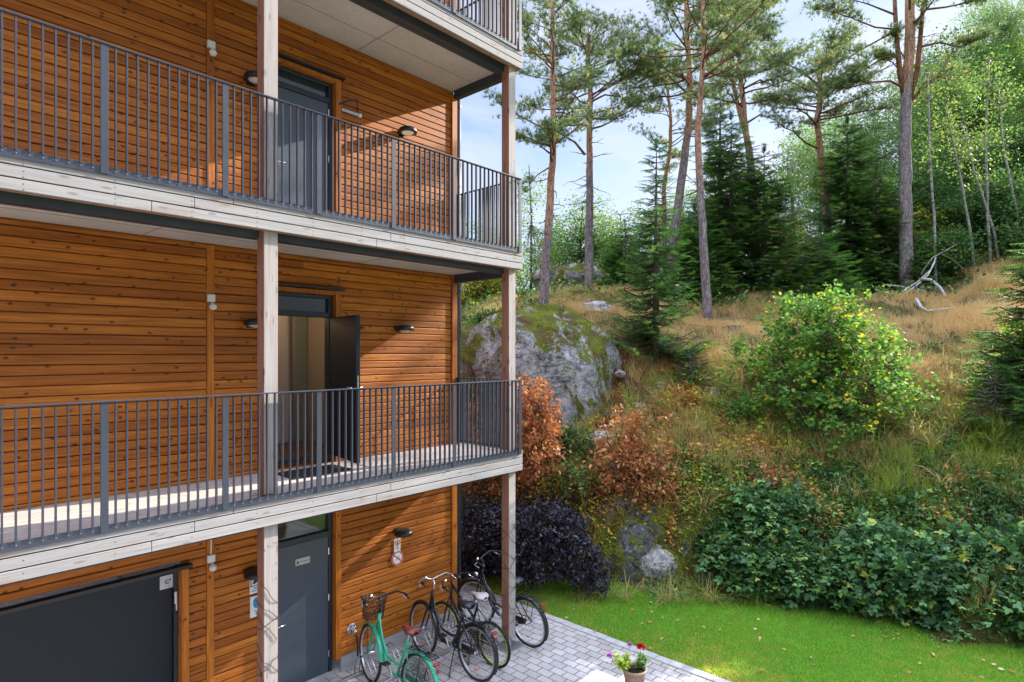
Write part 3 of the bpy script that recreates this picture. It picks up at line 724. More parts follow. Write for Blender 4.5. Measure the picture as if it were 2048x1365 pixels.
# ------------------------------------------------------------------ pavers and lawn
t = NT('block_paving'); c = t.coord(); br = t.n('ShaderNodeTexBrick', offset=.5)
t.set(br, 'Vector', t.map(c, (1, 1, 1), (0, 0, R(90)))); t.set(br, 'Scale', 1.0); t.set(br, 'Mortar Size', .0052); t.set(br, 'Mortar Smooth', .15); t.set(br, 'Bias', 0.0)
t.set(br, 'Brick Width', .212); t.set(br, 'Row Height', .142); t.set(br, 'Color1', (.38, .355, .34)); t.set(br, 'Color2', (.50, .47, .45)); t.set(br, 'Mortar', (.05, .045, .038))
xx = t.xyz(c); ro = t.math('FLOOR', t.math('DIVIDE', xx[0], .142)); sh = t.math('MULTIPLY', t.math('MODULO', t.math('ABSOLUTE', ro), 2.0), .5)
wnz = t.n('ShaderNodeTexWhiteNoise', noise_dimensions='2D'); t.set(wnz, 'Vector', t.comb(ro, t.math('FLOOR', t.math('ADD', t.math('DIVIDE', xx[1], .212), sh)), 0))
n1 = t.noise(c, 60, 4, .7); n2 = t.noise(c, 1.4, 4)
col = t.mix(1, br.outputs['Color'], t.ramp(n2, [(.3, (.82, .80, .79)), (.7, (1.1, 1.1, 1.1))]), 'MULTIPLY')
col = t.mix(1, col, t.ramp(n1, [(.25, (.75, .75, .75)), (.75, (1.2, 1.2, 1.2))]), 'MULTIPLY')
M_PAVE = t.done(t.bsdf(col, .82, 0, t.bump(t.math('ADD', t.math('MULTIPLY', br.outputs['Fac'], -1.0), t.math('MULTIPLY', n1, .25)), .6, .006), .25))
PE = 7.62
m = MB(); m.quad([(-8, -9, 0.0), (PE, -9, 0.0), (PE, 8.2, 0.0), (-8, 8.2, 0.0)])
o = m.build('paving', M_PAVE); tag(o, kind='structure')
m = MB(); y = -9
random.seed(3)
while y < 8.15:
    m.box((PE + .003, y + .002, -.05), (PE + .142, y + .21, .012 + random.uniform(-.003, .003)), bev=.004); y += .2125
o = m.build('paving_edge', plain('edge_paver', (.42, .40, .395), .85, 0, .2, 9, .2, .4)); tag(o, kind='structure')

# bicycle rack -------------------------------------------------------------
o = empty('bicycle_rack', (5.3, 6.5, 0), 'low galvanised bicycle rack of bent hoops standing along the wall', 'bicycle rack')
m = MB()
for y in (-.01, .42): m.box((-1.45, y - .02, .004), (1.5, y + .02, .03), bev=.003)
m.build('ground_rail', M_ZINC, o)
for x in (-.72, -.32, .25, .62, 1.0, 1.42):
    m = MB()
    for s in (-.035, .035):
        m.tube([(x + s, .42, .03), (x + s, .40, .20), (x + s, .30, .33), (x + s, .16, .32), (x + s, .02, .16), (x + s, -.01, .03)], .008, 6)
    m.build('hoop', M_ZINC, o, True)

# ------------------------------------------------------------------ bicycles
def arc(c, r, a0, a1, n, y=0): return [(c[0] + r * math.cos(R(a0 + (a1 - a0) * i / n)), y, c[1] + r * math.sin(R(a0 + (a1 - a0) * i / n))) for i in range(n + 1)]
def bicycle(loc, rz, lean, label, col, tyre_col, saddle_col, opt):
    o = empty('bicycle', loc, label, 'bicycle', 'parked bicycles', rz); o.rotation_euler = (lean, 0, rz)
    RW = opt.get('r', .345); WB = opt.get('wb', 1.09)
    MF = plain('bicycle_paint', col, .28, 0, .04, 8, .6); MT = plain('tyre_rubber', tyre_col, .8, 0, .15, 30, .3)
    MR = plain('wheel_rim', opt.get('rim', (.55, .55, .55)), .3, .6 if 'rim' not in opt else 0)
    fx, rx = WB, 0.0
    for x, st in ((rx, 0), (fx, opt.get('steer', 0))):
        Mx = Matrix.Translation((x, 0, RW)) @ Matrix.Rotation(st, 4, 'Z')
        def T(p): return Mx @ Vector(p)
        m = MB(); m.tube([T((RW * math.cos(a), 0, RW * math.sin(a))) for a in [2*math.pi*k/48 for k in range(48)]], .019, 8, closed=True)
        m2 = MB(); rr = RW - .026; n = 48
        prof = [(-.012, .0), (.012, .0), (.010, -.014), (-.010, -.014)]
        for k in range(n):
            a, b = 2*math.pi*k/n, 2*math.pi*(k+1)/n
            for (y0, q0), (y1, q1) in zip(prof, prof[1:] + prof[:1]):
                m2.quad([T(((rr+q0)*math.cos(a), y0, (rr+q0)*math.sin(a))), T(((rr+q0)*math.cos(b), y0, (rr+q0)*math.sin(b))), T(((rr+q1)*math.cos(b), y1, (rr+q1)*math.sin(b))), T(((rr+q1)*math.cos(a), y1, (rr+q1)*math.sin(a)))])
        w = m2.build('wheel', MR, o)
        m.build('tyre', MT, w, True)
        m = MB()
        for k in range(28):
            a = 2*math.pi*k/28; s = .022 if k % 2 else -.022; a2 = a + (.5 if k % 4 < 2 else -.5)
            m.tube([T((.02*math.cos(a2), s, .02*math.sin(a2))), T(((rr-.01)*math.cos(a), 0, (rr-.01)*math.sin(a)))], .0013, 3, cap=False)
        m.build('spokes', M_CHROME, w)
        m = MB(); m.tube([T((0, -.055, 0)), T((0, .055, 0))], .02, 10); m.tube([T((0, -.025, 0)), T((0, .025, 0))], .032, 12); m.build('hub', M_ZINC, w, True)
        if opt.get('reflect', 1):
            m = MB(); m.tube([T((.0, -.02, -RW*.66)), T((.055, -.02, -RW*.66))], .013, 6); m.build('reflector', plain('orange_reflector', (.85, .22, .01), .3), w)
        if opt.get('guard', 1):
            a0, a1 = (35, 205) if x == rx else (35, 175)
            m = MB(); g = RW + .034; prof = [(-.032, -.016), (-.02, .0), (0, .006), (.02, .0), (.032, -.016)]; n = 22
            for k in range(n):
                a, b = R(a0 + (a1-a0)*k/n), R(a0 + (a1-a0)*(k+1)/n)
                for (y0, q0), (y1, q1) in zip(prof, prof[1:]):
                    m.quad([T(((g+q0)*math.cos(a), y0, (g+q0)*math.sin(a))), T(((g+q0)*math.cos(b), y0, (g+q0)*math.sin(b))), T(((g+q1)*math.cos(b), y1, (g+q1)*math.sin(b))), T(((g+q1)*math.cos(a), y1, (g+q1)*math.sin(a)))])
            m.build('mudguard', MF, o, True)
    bb = (.46, 0, .29); st = (.27, 0, .80); ht = (fx - .185, 0, .92); hb = (fx - .135, 0, .72); hb2 = (fx - .15, 0, .78)
    m = MB()
    m.tube([bb, (.36, 0, .56), st], .016, 10)
    m.tube([ht, hb], .021, 12)
    if opt.get('step', 1):
        m.tube([(fx-.17, 0, .86), (fx-.27, 0, .62), (fx-.40, 0, .45), (.50, 0, .42), (.395, 0, .45)], .0165, 10)
        m.tube([hb2, (fx-.25, 0, .56), (fx-.36, 0, .38), (fx-.50, 0, .285), bb], .019, 10)
        m.tube([(fx-.225, 0, .72), (fx-.205, 0, .66)], .010, 6); m.tube([(fx-.33, 0, .52), (fx-.30, 0, .47)], .010, 6)
    else:
        m.tube([ht, (.36, 0, .56)], .017, 10); m.tube([hb, bb], .020, 10)
    for s in (-.05, .05):
        m.tube([bb, (rx + .12, s, .31), (rx, s, RW)], .009, 8); m.tube([(.30, 0, .74), (.20, s, .60), (rx, s, RW)], .008, 8)
    m.build('frame', MF, o, True)
    m = MB()
    for s in (-.045, .045): m.tube([(fx-.13, s*.7, .72), (fx-.10, s, .62), (fx-.03, s, .43), (fx, s, RW)], .012, 8)
    m.tube([(fx-.13, -.04, .715), (fx-.13, .04, .715)], .014, 8)
    m.build('fork', MF, o, True)
    m = MB(); hx = fx - .20; hz = opt.get('hz', 1.10); Hs = Matrix.Translation((hx, 0, 0)) @ Matrix.Rotation(opt.get('steer', 0), 4, 'Z') @ Matrix.Translation((-hx, 0, 0))
    def H(p): return Hs @ Vector(p)
    m.tube([(ht[0], 0, .90), (hx - .005, 0, hz - .05)], .012, 8); m.tube([(hx, 0, hz - .05), (hx + .05, 0, hz - .03)], .013, 8)
    m.tube([H((hx - .20, -.29, hz + .01)), H((hx - .10, -.28, hz + .03)), H((hx + .0, -.20, hz + .045)), H((hx + .05, -.10, hz + .0)), H((hx + .055, 0, hz - .03)), H((hx + .05, .10, hz)), H((hx, .20, hz + .045)), H((hx - .10, .28, hz + .03)), H((hx - .20, .29, hz + .01))], .011, 8)
    hd = m.build('handlebar', M_CHROME if opt.get('chrome', 1) else M_BLACK, o, True)
    for s in (-1, 1):
        m = MB(); m.tube([H((hx - .22, s*.29, hz + .008)), H((hx - .10, s*.28, hz + .03))], .017, 8); m.build('grip', M_BLACK, hd, True)
        m = MB(); m.tube([H((hx - .06, s*.26, hz + .03)), H((hx - .02, s*.28, hz + .0)), H((hx - .12, s*.30, hz - .03))], .006, 6); m.build('brake_lever', M_ZINC, hd, True)
    m = MB(); m.lathe([(0, .03), (.02, .024), (.026, 0)], H((hx + .01, .14, hz + .03)), 12); m.build('bell', M_CHROME, hd, True)
    m = MB(); m.tube([(.27, 0, .78), (.245, 0, .90)], .013, 10); m.build('seat_post', M_CHROME, o)
    # saddle: broad at the back, narrow nose
    m = MB(); rows = [(-.13, .035, .93), (-.115, .085, .955), (-.06, .105, .965), (.0, .075, .955), (.06, .035, .948), (.12, .022, .945), (.145, .010, .935)]
    k = 8; n0 = len(m.v)
    for x, w, z in rows:
        for j in range(k + 1):
            a = math.pi * j / k; m.v.append((.245 + x, w * math.cos(a), z - .045 + .045 * math.sin(a) ** .6))
    for i in range(len(rows) - 1):
        for j in range(k): a0 = n0 + i*(k+1) + j; m.f.append((a0, a0+1, a0+k+2, a0+k+1)); m.m.append(0)
        m.f.append((n0 + i*(k+1), n0 + (i+1)*(k+1), n0 + (i+1)*(k+1)+k, n0 + i*(k+1)+k)); m.m.append(0)
    m.f.append(tuple(n0 + j for j in range(k+1))); m.m.append(0)
    m.build('saddle', plain('saddle_leather', saddle_col, .4, 0, .15, 20), o, True)
    m = MB()
    for s in (-.05, .05): m.tube([(.245 - .09, s, .90), (.245, s, .885), (.245 + .09, s*.4, .90)], .012, 8)
    m.build('saddle_spring', M_BLACK, o)
    # crank, chain guard, pedals
    m = MB(); m.tube([(.46, -.07, .29), (.46, .07, .29)], .016, 8); m.tube([(.46, -.075, .29), (.38, -.08, .14)], .010, 6); m.tube([(.46, .075, .29), (.54, .08, .44)], .010, 6); m.build('crank', M_ZINC, o)
    for q in ((.38, -.12, .14), (.54, .12, .44)):
        m = MB(); m.box((q[0]-.045, q[1]-.045, q[2]-.01), (q[0]+.045, q[1]+.045, q[2]+.01), bev=.004); m.build('pedal', M_BLACK, o)
    m = MB(); m.tube([(.50, -.06, .37), (.03, -.06, RW+.05), (-.04, -.06, RW), (.02, -.06, RW-.05), (.46, -.06, .205), (.55, -.06, .28), (.50, -.06, .37)], .008, 6); m.box((.05, -.064, .26), (.46, -.056, .34)); m.build('chain_guard', MF if opt.get('cg') else M_BLACK, o)
    if opt.get('rack', 1):
        m = MB()
        for s in (-.065, -.022, .022, .065): m.tube([(.17, s, .74), (-.27, s, .74)], .005, 6)
        for x in (.15, .0, -.14, -.27): m.tube([(x, -.07, .74), (x, .07, .74)], .005, 6)
        for s in (-.07, .07): m.tube([(-.08, s, .74), (0, s*.9, RW + .01)], .005, 6); m.tube([(.17, s, .74), (.26, s*.3, .70)], .005, 6)
        rk = m.build('carrier', M_BLACK, o)
        m = MB(); m.box((-.32, -.045, .67), (-.285, .045, .71), bev=.01); m.build('rear_light', plain('red_light_lens', (.25, .006, .010), .25), o)
        m = MB(); m.box((-.33, -.02, .60), (-.322, .02, .635)); m.build('red_reflector', plain('red_reflector_lens', (.28, .01, .012), .3), o)
    if opt.get('stand', 1):
        m = MB(); m.tube([(.40, .03, .27), (.30, .20, .02)], .008, 6); m.tube([(.30, .20, .02), (.27, .22, .012)], .010, 6); m.build('kickstand', M_BLACK, o)
    if opt.get('flight'):
        m = MB(); m.lathe([(0, 0), (.025, .01), (.035, .05), (.034, .06), (0, .062)], (fx - .07, 0, .80), 14, M=Matrix.Rotation(R(90), 3, 'Y')); m.build('headlight', M_CHROME, o, True)
    if opt.get('skirt'):
        # crocheted skirt guard beside the rear wheel
        m = MB()
        for s in (-.055, .055):
            for k in range(27):
                a = R(12 + 165 * k / 26); m.tube([(.05*math.cos(a), s, RW + .05*math.sin(a)), ((RW-.01)*math.cos(a), s, RW + (RW-.01)*math.sin(a))], .0022, 3, cap=False)
            for rr in (.10, .14, .18, .22, .26, .29, .32): m.tube(arc((0, RW), rr, 15, 172, 14, s), .0022, 3, cap=False)
        m.build('skirt_guard', M_BLACK, o)
    if opt.get('basket'):
        bx0, bz0, bz1 = fx - .02, .80, 1.04
        m = MB(); n = 36
        def bp(k, q):
            a = 2*math.pi*k/n; w = .13 + .035*q; l = .10 + .03*q
            cx = abs(math.cos(a)) ** .6 * (1 if math.cos(a) > 0 else -1); cy = abs(math.sin(a)) ** .6 * (1 if math.sin(a) > 0 else -1)
            return H((bx0 + .06 + l*cx, w*cy, bz0 + (bz1-bz0)*q + .03*q*abs(math.sin(a))))
        for k in range(n): m.tube([bp(k, 0), bp(k + 3, 1)], .0030, 3, cap=False); m.tube([bp(k, 0), bp(k - 3, 1)], .0030, 3, cap=False)
        for q, r_ in ((0, .004), (.33, .0028), (.66, .0028), (1, .006)): m.tube([bp(k, q) for k in range(n)], r_, 5, closed=True)
        for k in range(1, 8): yy = -.12 + .24*k/8; m.tube([H((bx0 - .03, yy, bz0)), H((bx0 + .15, yy, bz0))], .0025, 3)
        m.tube([H((bx0, -.10, bz0)), (fx, -.05, RW+.02)], .004, 5); m.tube([H((bx0, .10, bz0)), (fx, .05, RW+.02)], .004, 5)
        m.build('basket', plain('dark_brown_wire', (.035, .02, .014), .5), o)
    # brake cable
    m = MB(); m.tube([H((hx - .0, -.22, hz + .02)), H((hx + .12, -.12, hz - .04)), H((hx + .10, -.02, hz - .2)), (fx - .14, .02, .72)], .003, 4); m.tube([H((hx, .22, hz + .02)), H((hx + .14, .1, hz - .02)), H((hx + .08, .03, hz - .22)), (fx - .25, .02, .58)], .003, 4); m.build('brake_cable', M_BLACK, o)
    return o
def heading(a, b): return math.atan2(b[1] - a[1], b[0] - a[0])
def bike_at(rear, front, *args, **k):
    return bicycle((rear[0], rear[1], .005), heading(rear, front), *args)
bike_at((4.57, 5.62), (4.62, 6.6), R(3), 'green step-through bicycle with a wire basket and a brown saddle', (.03, .36, .20), (.03, .026, .022), (.14, .028, .018), dict(basket=1, steer=R(-10), skirt=1, chrome=0, cg=1, hz=1.13))
bike_at((5.57, 5.66), (5.56, 6.7), R(3), 'black bicycle with a shiny handlebar and dark saddle, between the green one and the corner', (.008, .008, .010), (.03, .026, .024), (.015, .018, .025), dict(steer=R(-8), skirt=1))
bike_at((5.98, 5.72), (5.98, 6.60), R(-3), 'smaller bicycle with yellow green rims and a pale saddle, squeezed behind the black one', (.012, .014, .016), (.02, .02, .02), (.48, .42, .40), dict(r=.30, wb=.98, rim=(.55, .62, .06), guard=0, rack=0, step=0, hz=1.0, chrome=0, reflect=0))
bike_at((6.74, 5.74), (6.74, 6.78), R(-3), 'black bicycle with curved frame standing behind the outer post', (.010, .010, .012), (.03, .028, .026), (.03, .03, .04), dict(steer=R(12), chrome=0, flight=1))

# ------------------------------------------------------------------ garden table, bench, flower pot
M_TAB = grey_wood('silver_grey_table_wood', 'f', (.50, .48, .47), pitch=.14, warm=.1)
M_BEN = grey_wood('pale_bench_wood', 'f', (.66, .64, .60), pitch=.14, warm=.1)
o = empty('garden_table', (5.0, 3.2, 0), 'silver grey plank table at the bottom edge, carrying the flower pot', 'table')
m = MB()
for i in range(5): m.box((-.8, -.36 + .147 * i, .69), (.87, -.36 + .147 * i + .138, .725), bev=.005)
tt = m.build('tabletop', M_TAB, o)
for x in (-.65, .70):
    for y in (-.26, .26): m = MB(); m.box((x - .035, y - .035, .0), (x + .035, y + .035, .69), bev=.004); m.build('leg', M_TAB, o)
    m = MB(); m.box((x - .02, -.34, .63), (x + .02, .34, .689)); m.build('cross_beam', M_TAB, o)
o = empty('garden_bench', (5.3, 4.0, 0), 'white bench seat in full sun at the bottom edge, beside the table', 'bench')
m = MB()
for i in range(2): m.box((-.9, -.15 + .15 * i, .42), (.84, -.15 + .15 * i + .146, .452), bev=.005)
m.build('seat', M_BEN, o)
for x in (-.7, .66):
    for s in (-.09, .09): m = MB(); m.box((x - .03, s - .03, 0), (x + .03, s + .03, .42), bev=.004); m.build('leg', M_BEN, o)
PX, PY, PZ = 5.66, 3.33, .7255
o = empty('flower_pot', (PX, PY, PZ), 'ribbed brown clay flower pot holding dark soil, on the grey table', 'flower pot')
m = MB(); m.lathe([(0, 0), (.085, 0), (.09, .01), (.096, .045), (.093, .05), (.1, .055), (.106, .10), (.103, .105), (.109, .11), (.117, .165), (.114, .17), (.126, .18), (.131, .195), (.131, .212), (.125, .217), (.113, .214), (.109, .19), (.0, .19)], (0, 0, 0), 40)
m.build('pot', plain('brown_clay', (.27, .19, .13), .75, 0, .2, 20, .25, .3), o, True)
m = MB(); m.lathe([(.108, .196), (.08, .202), (.04, .198), (0, .204)], (0, 0, 0), 24); m.build('soil', plain('dark_soil', (.022, .014, .009), .95, 0, .5, 60, .1, .8), o)
rng = np.random.default_rng(8)
def potplant(name, c, sc, n, stops, label, cat, h, flowers):
    o = empty(name, (PX + c[0], PY + c[1], PZ + .2), label, cat)
    m = MB(); pos = []; dr = []
    for k in range(n):
        a = rng.uniform(0, 6.28); rad = sc * math.sqrt(rng.random()); hh = h * rng.uniform(.35, 1)
        tip = Vector((rad * math.cos(a) + c[0]*.6, rad * math.sin(a) + c[1]*.6, hh))
        m.tube([(0, 0, 0), tip * .5 + Vector((0, 0, .02)), tip], .0022, 4, cap=False)
        for q in range(9): tq = rng.uniform(.35, 1.05); pos.append(np.array(tip * tq) + rng.normal(0, .008, 3)); dr.append(rng.normal(0, 1, 3) + np.array([0, 0, .5]))
    m.build('stem', M_GREENSTEM, o)
    V = scatter(ROUND, LEAF_F, np.array(pos), np.array(dr), rng.uniform(-.6, .6, len(pos)), rng.uniform(.022, .04, len(pos)), rng)
    npmesh('leaves', V[0], V[1], V[2], leafmat(name + '_leaf', stops, .35), o, V[3])
    for (fx_, fy_, fz_, r_, mat) in flowers:
        m = MB(); m.tube([(0, 0, 0), (fx_*.6, fy_*.6, fz_*.6), (fx_, fy_, fz_)], .0025, 4); st_ = m.build('flower_stem', M_GREENSTEM, o)
        k = 60; d = rng.normal(size=(k, 3)); d[:, 2] = np.abs(d[:, 2]); d /= np.linalg.norm(d, axis=1, keepdims=True)
        V = scatter(ROUND, LEAF_F, np.array([[fx_, fy_, fz_]]) + d * r_ * .45, d, rng.uniform(0, 6, k), np.full(k, r_ * .8), rng)
        npmesh('flower', V[0], V[1], V[2], mat, o, V[3])
M_GREENSTEM = plain('green_stem', (.10, .20, .03), .6)
M_REDF = leafmat('red_petal', [(0, (.35, .002, .02)), (1, (.6, .01, .05))], .25); M_PURF = leafmat('purple_petal', [(0, (.35, .04, .45)), (1, (.55, .12, .65))], .3)
# directions: to the right in the picture is (+ST, -CT)
potplant('flowering_plant', (-.065, .06), .10, 34, [(0, (.20, .32, .03)), (.6, (.30, .42, .05)), (1, (.42, .46, .06))], 'yellow green petunia plant with a purple flower, left side of the pot', 'plant', .17, [(-.13, .13, .15, .026, M_PURF), (.07, .0, .24, .024, M_PURF)])
potplant('geranium', (.055, -.03), .07, 22, [(0, (.10, .20, .06)), (1, (.20, .32, .12))], 'geranium with one round red flower head, right side of the pot', 'plant', .13, [(.03, .0, .21, .042, M_REDF)])

# bare vines wound around the posts
M_VINE = plain('bare_vine_stem', (.07, .045, .035), .8)
def vine(uc, label, z1, turns, seed):
    r = random.Random(seed); o = empty('climbing_vine', (uc, VF + .14, 0), label, 'climbing vine', 'bare vines round the posts')
    h = .075 + .006
    def wrap(a, z):
        c, s = math.cos(a), math.sin(a); q = max(abs(c), abs(s)); return (c / q * h, s / q * h, z)
    for k in range(3):
        m = MB(); pts = []; a = r.uniform(0, 6.28); z = .15; sg = 1 if k % 2 else -1
        while z < z1 - r.uniform(0, .5):
            pts.append(wrap(a, z)); a += sg * r.uniform(.15, .5); z += r.uniform(-.005, .055)
        if len(pts) > 2: m.tube(pts, .0032, 5); m.build('stem', M_VINE, o)
    m = MB()
    for k in range(int(z1 * 11)):
        a = r.uniform(0, 6.28); z = r.uniform(.3, z1); p = Vector(wrap(a, z)); q = Vector(wrap(a + r.uniform(.3, .9) * r.choice((-1, 1)), z + r.uniform(-.03, .09))) * 1.0
        m.tube([p, (p + q) / 2 + Vector((0, -.008, .0)), q], .002, 4)
    m.build('twigs', M_VINE, o)
vine(2.875, 'bare brown vine winding up the inner post beside the ground floor door', 2.45, 3, 2)
vine(6.52, 'bare brown vine winding up the outer post beside the bicycles', 2.3, 2, 5)

# ------------------------------------------------------------------ terrain of the rocky hill
# height of the ground along lines of sight, as (distance, height) pairs for picture columns
PROF = {
 500: [(12.5, 0), (13.5, .6), (16, 1.6), (20, 3.2), (28, 5), (60, 7), (200, 9)],
 850: [(11.9, 0), (12.6, 1.0), (14, 2.4), (16, 3.6), (20, 5.2), (28, 6.8), (60, 8), (200, 10)],
 1000: [(11.6, 0), (12.2, 1.1), (13.3, 2.3), (14.6, 3.1), (16.5, 4.0), (18, 4.9), (21, 6.0), (26, 6.9), (40, 7.6), (200, 10)],
 1120: [(11.4, 0), (11.9, 1.2), (13, 2.1), (14.2, 2.8), (16, 4.1), (17.5, 5.4), (20, 6.2), (24, 6.8), (40, 7.5), (200, 10)],
 1250: [(11.3, 0), (11.55, 1.45), (12.3, 2.2), (13.5, 3.2), (15, 4.25), (17, 5.4), (20, 6.2), (30, 6.7), (60, 7.4), (200, 10)],
 1400: [(11.0, 0), (11.2, 1.3), (12, 2.15), (13.5, 3.2), (15, 4.1), (17, 5.1), (19, 5.7), (22, 6.2), (30, 7.0), (60, 8), (200, 10)],
 1550: [(10.7, 0), (10.95, 1.1), (12, 2.2), (13.5, 3.2), (15, 4.1), (17, 5.1), (19, 5.8), (22, 6.5), (30, 7.6), (60, 9), (200, 12)],
 1700: [(10.2, 0), (10.5, 1.0), (11.5, 2.0), (13, 3.1), (15, 4.2), (17, 5.1), (19, 5.75), (22, 6.7), (28, 9.0), (36, 12), (60, 13), (200, 15)],
 1850: [(9.7, 0), (10.0, .9), (11, 1.8), (12.5, 3.0), (14.5, 4.1), (16.5, 5.0), (18, 5.55), (21, 6.55), (26, 9.4), (33, 13.2), (45, 15), (200, 17)],
 2048: [(8.9, 0), (9.2, .8), (10.3, 1.8), (12, 3.0), (14, 4.2), (16, 5.2), (18, 6.1), (21, 7.7), (26, 11.6), (31, 14.4), (45, 16), (200, 18)],
 2400: [(8.3, 0), (8.7, .8), (10, 1.7), (12, 2.7), (14, 3.6), (16, 4.5), (20, 6.0), (26, 8.0), (32, 10), (200, 13)],
 3400: [(8.6, 0), (9.2, .8), (10.5, 1.6), (13, 3.0), (18, 5.4), (26, 8.0), (60, 10), (200, 14)],
}
_cols = np.array(sorted(PROF)); _dg = np.concatenate([np.arange(7, 24, .1), np.arange(24, 60, .5), np.arange(60, 205, 5)])
_tab = np.array([np.interp(_dg, [0, PROF[c][0][0] - 1e-3] + [p[0] for p in PROF[c]], [0, 0] + [p[1] for p in PROF[c]]) for c in _cols])
_ang = np.arctan((_cols - 1024) / F)
def H0(x, y):
    """height of the smooth hill at world x, y"""
    x = np.asarray(x, dtype=float); y = np.asarray(y, dtype=float)
    d = x * CT + y * ST; r = x * ST - y * CT
    a = np.arctan2(r, np.maximum(d, .1)); dd = np.clip(d, 0, 204)
    ai = np.clip(np.interp(a, _ang, np.arange(len(_cols))), 0, len(_cols) - 1.0001); i = ai.astype(int); f = ai - i; f = f * f * (3 - 2 * f)
    j = np.interp(dd, _dg, np.arange(len(_dg))); j0 = np.clip(j.astype(int), 0, len(_dg) - 2); g = j - j0
    h0 = _tab[i, j0] * (1 - g) + _tab[i, j0 + 1] * g; h1 = _tab[i + 1, j0] * (1 - g) + _tab[i + 1, j0 + 1] * g
    return np.where(d > .5, h0 * (1 - f) + h1 * f, 0)
def HT(x, y):
    h = H0(x, y); k = np.clip(h / 1.0, 0, 1)
    n = snoise(x, y, .8, 5, 1); rn = 1 - np.abs(snoise(x, y, 1.6, 3, 2)) * 2
    return h + k * (n * .22 + rn * .10)
def G(x, y): return float(HT(np.array([x]), np.array([y]))[0])
def on_ground(px, d, lift=0.0):
    x, y = RD((px - 1024) / F * d, d); return Vector((x, y, G(x, y) + lift))

NA, NR = 380, 330
aa = np.linspace(math.atan(-700/F), R(84), NA); rr = np.concatenate([np.linspace(7.6, 24, 250), np.linspace(24.3, 60, 55), np.geomspace(62, 200, NR - 305)])
A_, D_ = np.meshgrid(aa, rr, indexing='ij'); Rr = np.tan(np.clip(A_, -1.2, 1.2)); Dd = D_.copy()
far = A_ > R(60); Dd = np.where(far, D_ * np.cos(A_) / math.cos(R(60)), D_); Rr = np.where(far, np.tan(A_), Rr)
X_ = Dd * CT + Rr * Dd * ST; Y_ = Dd * ST - Rr * Dd * CT
Z_ = HT(X_, Y_); Z_ = np.where(H0(X_, Y_) < .002, -.06, Z_)
idx = np.arange(NA * NR).reshape(NA, NR)
q = np.stack([idx[:-1, :-1], idx[1:, :-1], idx[1:, 1:], idx[:-1, 1:]], -1).reshape(-1, 4)
inside = (X_ < UE + .1) & (Y_ > VW + .1) & (Y_ < 16)
keep = ~(inside[:-1, :-1] & inside[1:, 1:]).ravel(); q = q[keep]
V = np.stack([X_, Y_, Z_], -1).reshape(-1, 3)

def rocky(name, gray=(.36, .37, .39), mossy=.5, ground=False):
    t = NT(name); c = t.coord(); ge = t.n('ShaderNodeNewGeometry'); nz = t.xyz(ge.outputs['Normal'])[2]
    n1 = t.noise(t.map(c, (1, 1, .55)), 1.7, 6, .66, .6); n2 = t.noise(c, 7, 6, .65); n3 = t.noise(c, 38, 4, .6)
    rock = t.ramp(n2, [(.30, tuple(v * .22 for v in gray)), (.42, tuple(v * .6 for v in gray)), (.55, gray), (.75, tuple(min(1, v * 1.55) for v in gray))])
    cn = t.noise(t.map(c, (1, 1, 2.2), (.5, .3, 0)), 1.1, 5, .6, .9)
    crk = t.ramp(t.math('ABSOLUTE', t.math('SUBTRACT', cn, .5)), [(.0, .0), (.012, 1)])
    rock = t.mix(.8, rock, t.ramp(crk, [(0, (.25, .24, .22)), (1, (1, 1, 1))]), 'MULTIPLY')
    lich = t.noise(c, 16, 3, .5); rock = t.mix(t.ramp(lich, [(.60, 0), (.68, .65)]), rock, (.52, .54, .50, 1))
    moss = t.ramp(n3, [(.25, (.035, .045, .008)), (.5, (.13, .16, .018)), (.75, (.34, .36, .032))])
    mossb = t.ramp(n3, [(.25, (.05, .035, .012)), (.6, (.14, .11, .035)), (.8, (.22, .17, .06))])
    moss = t.mix(t.ramp(t.noise(c, 2.3, 3), [(.4, 0), (.62, 1)]), moss, mossb)
    mk = t.math('ADD', t.math('MULTIPLY', t.math('SUBTRACT', n1, .5), 2.3), t.math('ADD', t.math('MULTIPLY', nz, .38), mossy - .60))
    mk = t.math('ADD', mk, t.math('MULTIPLY', t.math('SUBTRACT', n3, .5), .55))
    mk = t.math('ADD', mk, t.math('MULTIPLY', t.math('SUBTRACT', n2, .5), .9))
    col = t.mix(t.ramp(mk, [(.18, 0), (.27, 1)]), rock, moss)
    if ground:
        soil = t.ramp(n2, [(.25, (.035, .025, .014)), (.5, (.10, .072, .035)), (.75, (.20, .15, .075))])
        soil = t.mix(t.ramp(n1, [(.42, 0), (.58, 1)]), soil, t.ramp(n3, [(.3, (.05, .06, .012)), (.7, (.14, .14, .03))]))
        k = t.math('ADD', nz, t.math('MULTIPLY', t.math('SUBTRACT', n2, .5), .7))
        col = t.mix(t.ramp(k, [(.36, 0), (.50, 1)]), col, soil)
    rock = rock
    h = t.math('ADD', t.math('MULTIPLY', n2, 1.0), t.math('ADD', t.math('MULTIPLY', n3, .35), t.math('MULTIPLY', crk, .5)))
    return t.done(t.bsdf(col, .9, 0, t.bump(h, 1.0, .10), .15))
M_HILL = rocky('hill_soil_moss_and_rock', (.17, .165, .155), .85, True)
M_ROCK = rocky('lichen_rock', (.43, .435, .445), .70)
M_ROCKM = rocky('mossy_rock', (.38, .39, .41), .98)
M_ROCKD = rocky('dark_wet_rock', (.15, .15, .155), .66)
M_ROCKP = rocky('pale_bare_rock', (.52, .50, .48), .36)
o = npmesh('hill', V, q.ravel(), np.full(len(q), 4), M_HILL, smooth=True); tag(o, kind='structure')

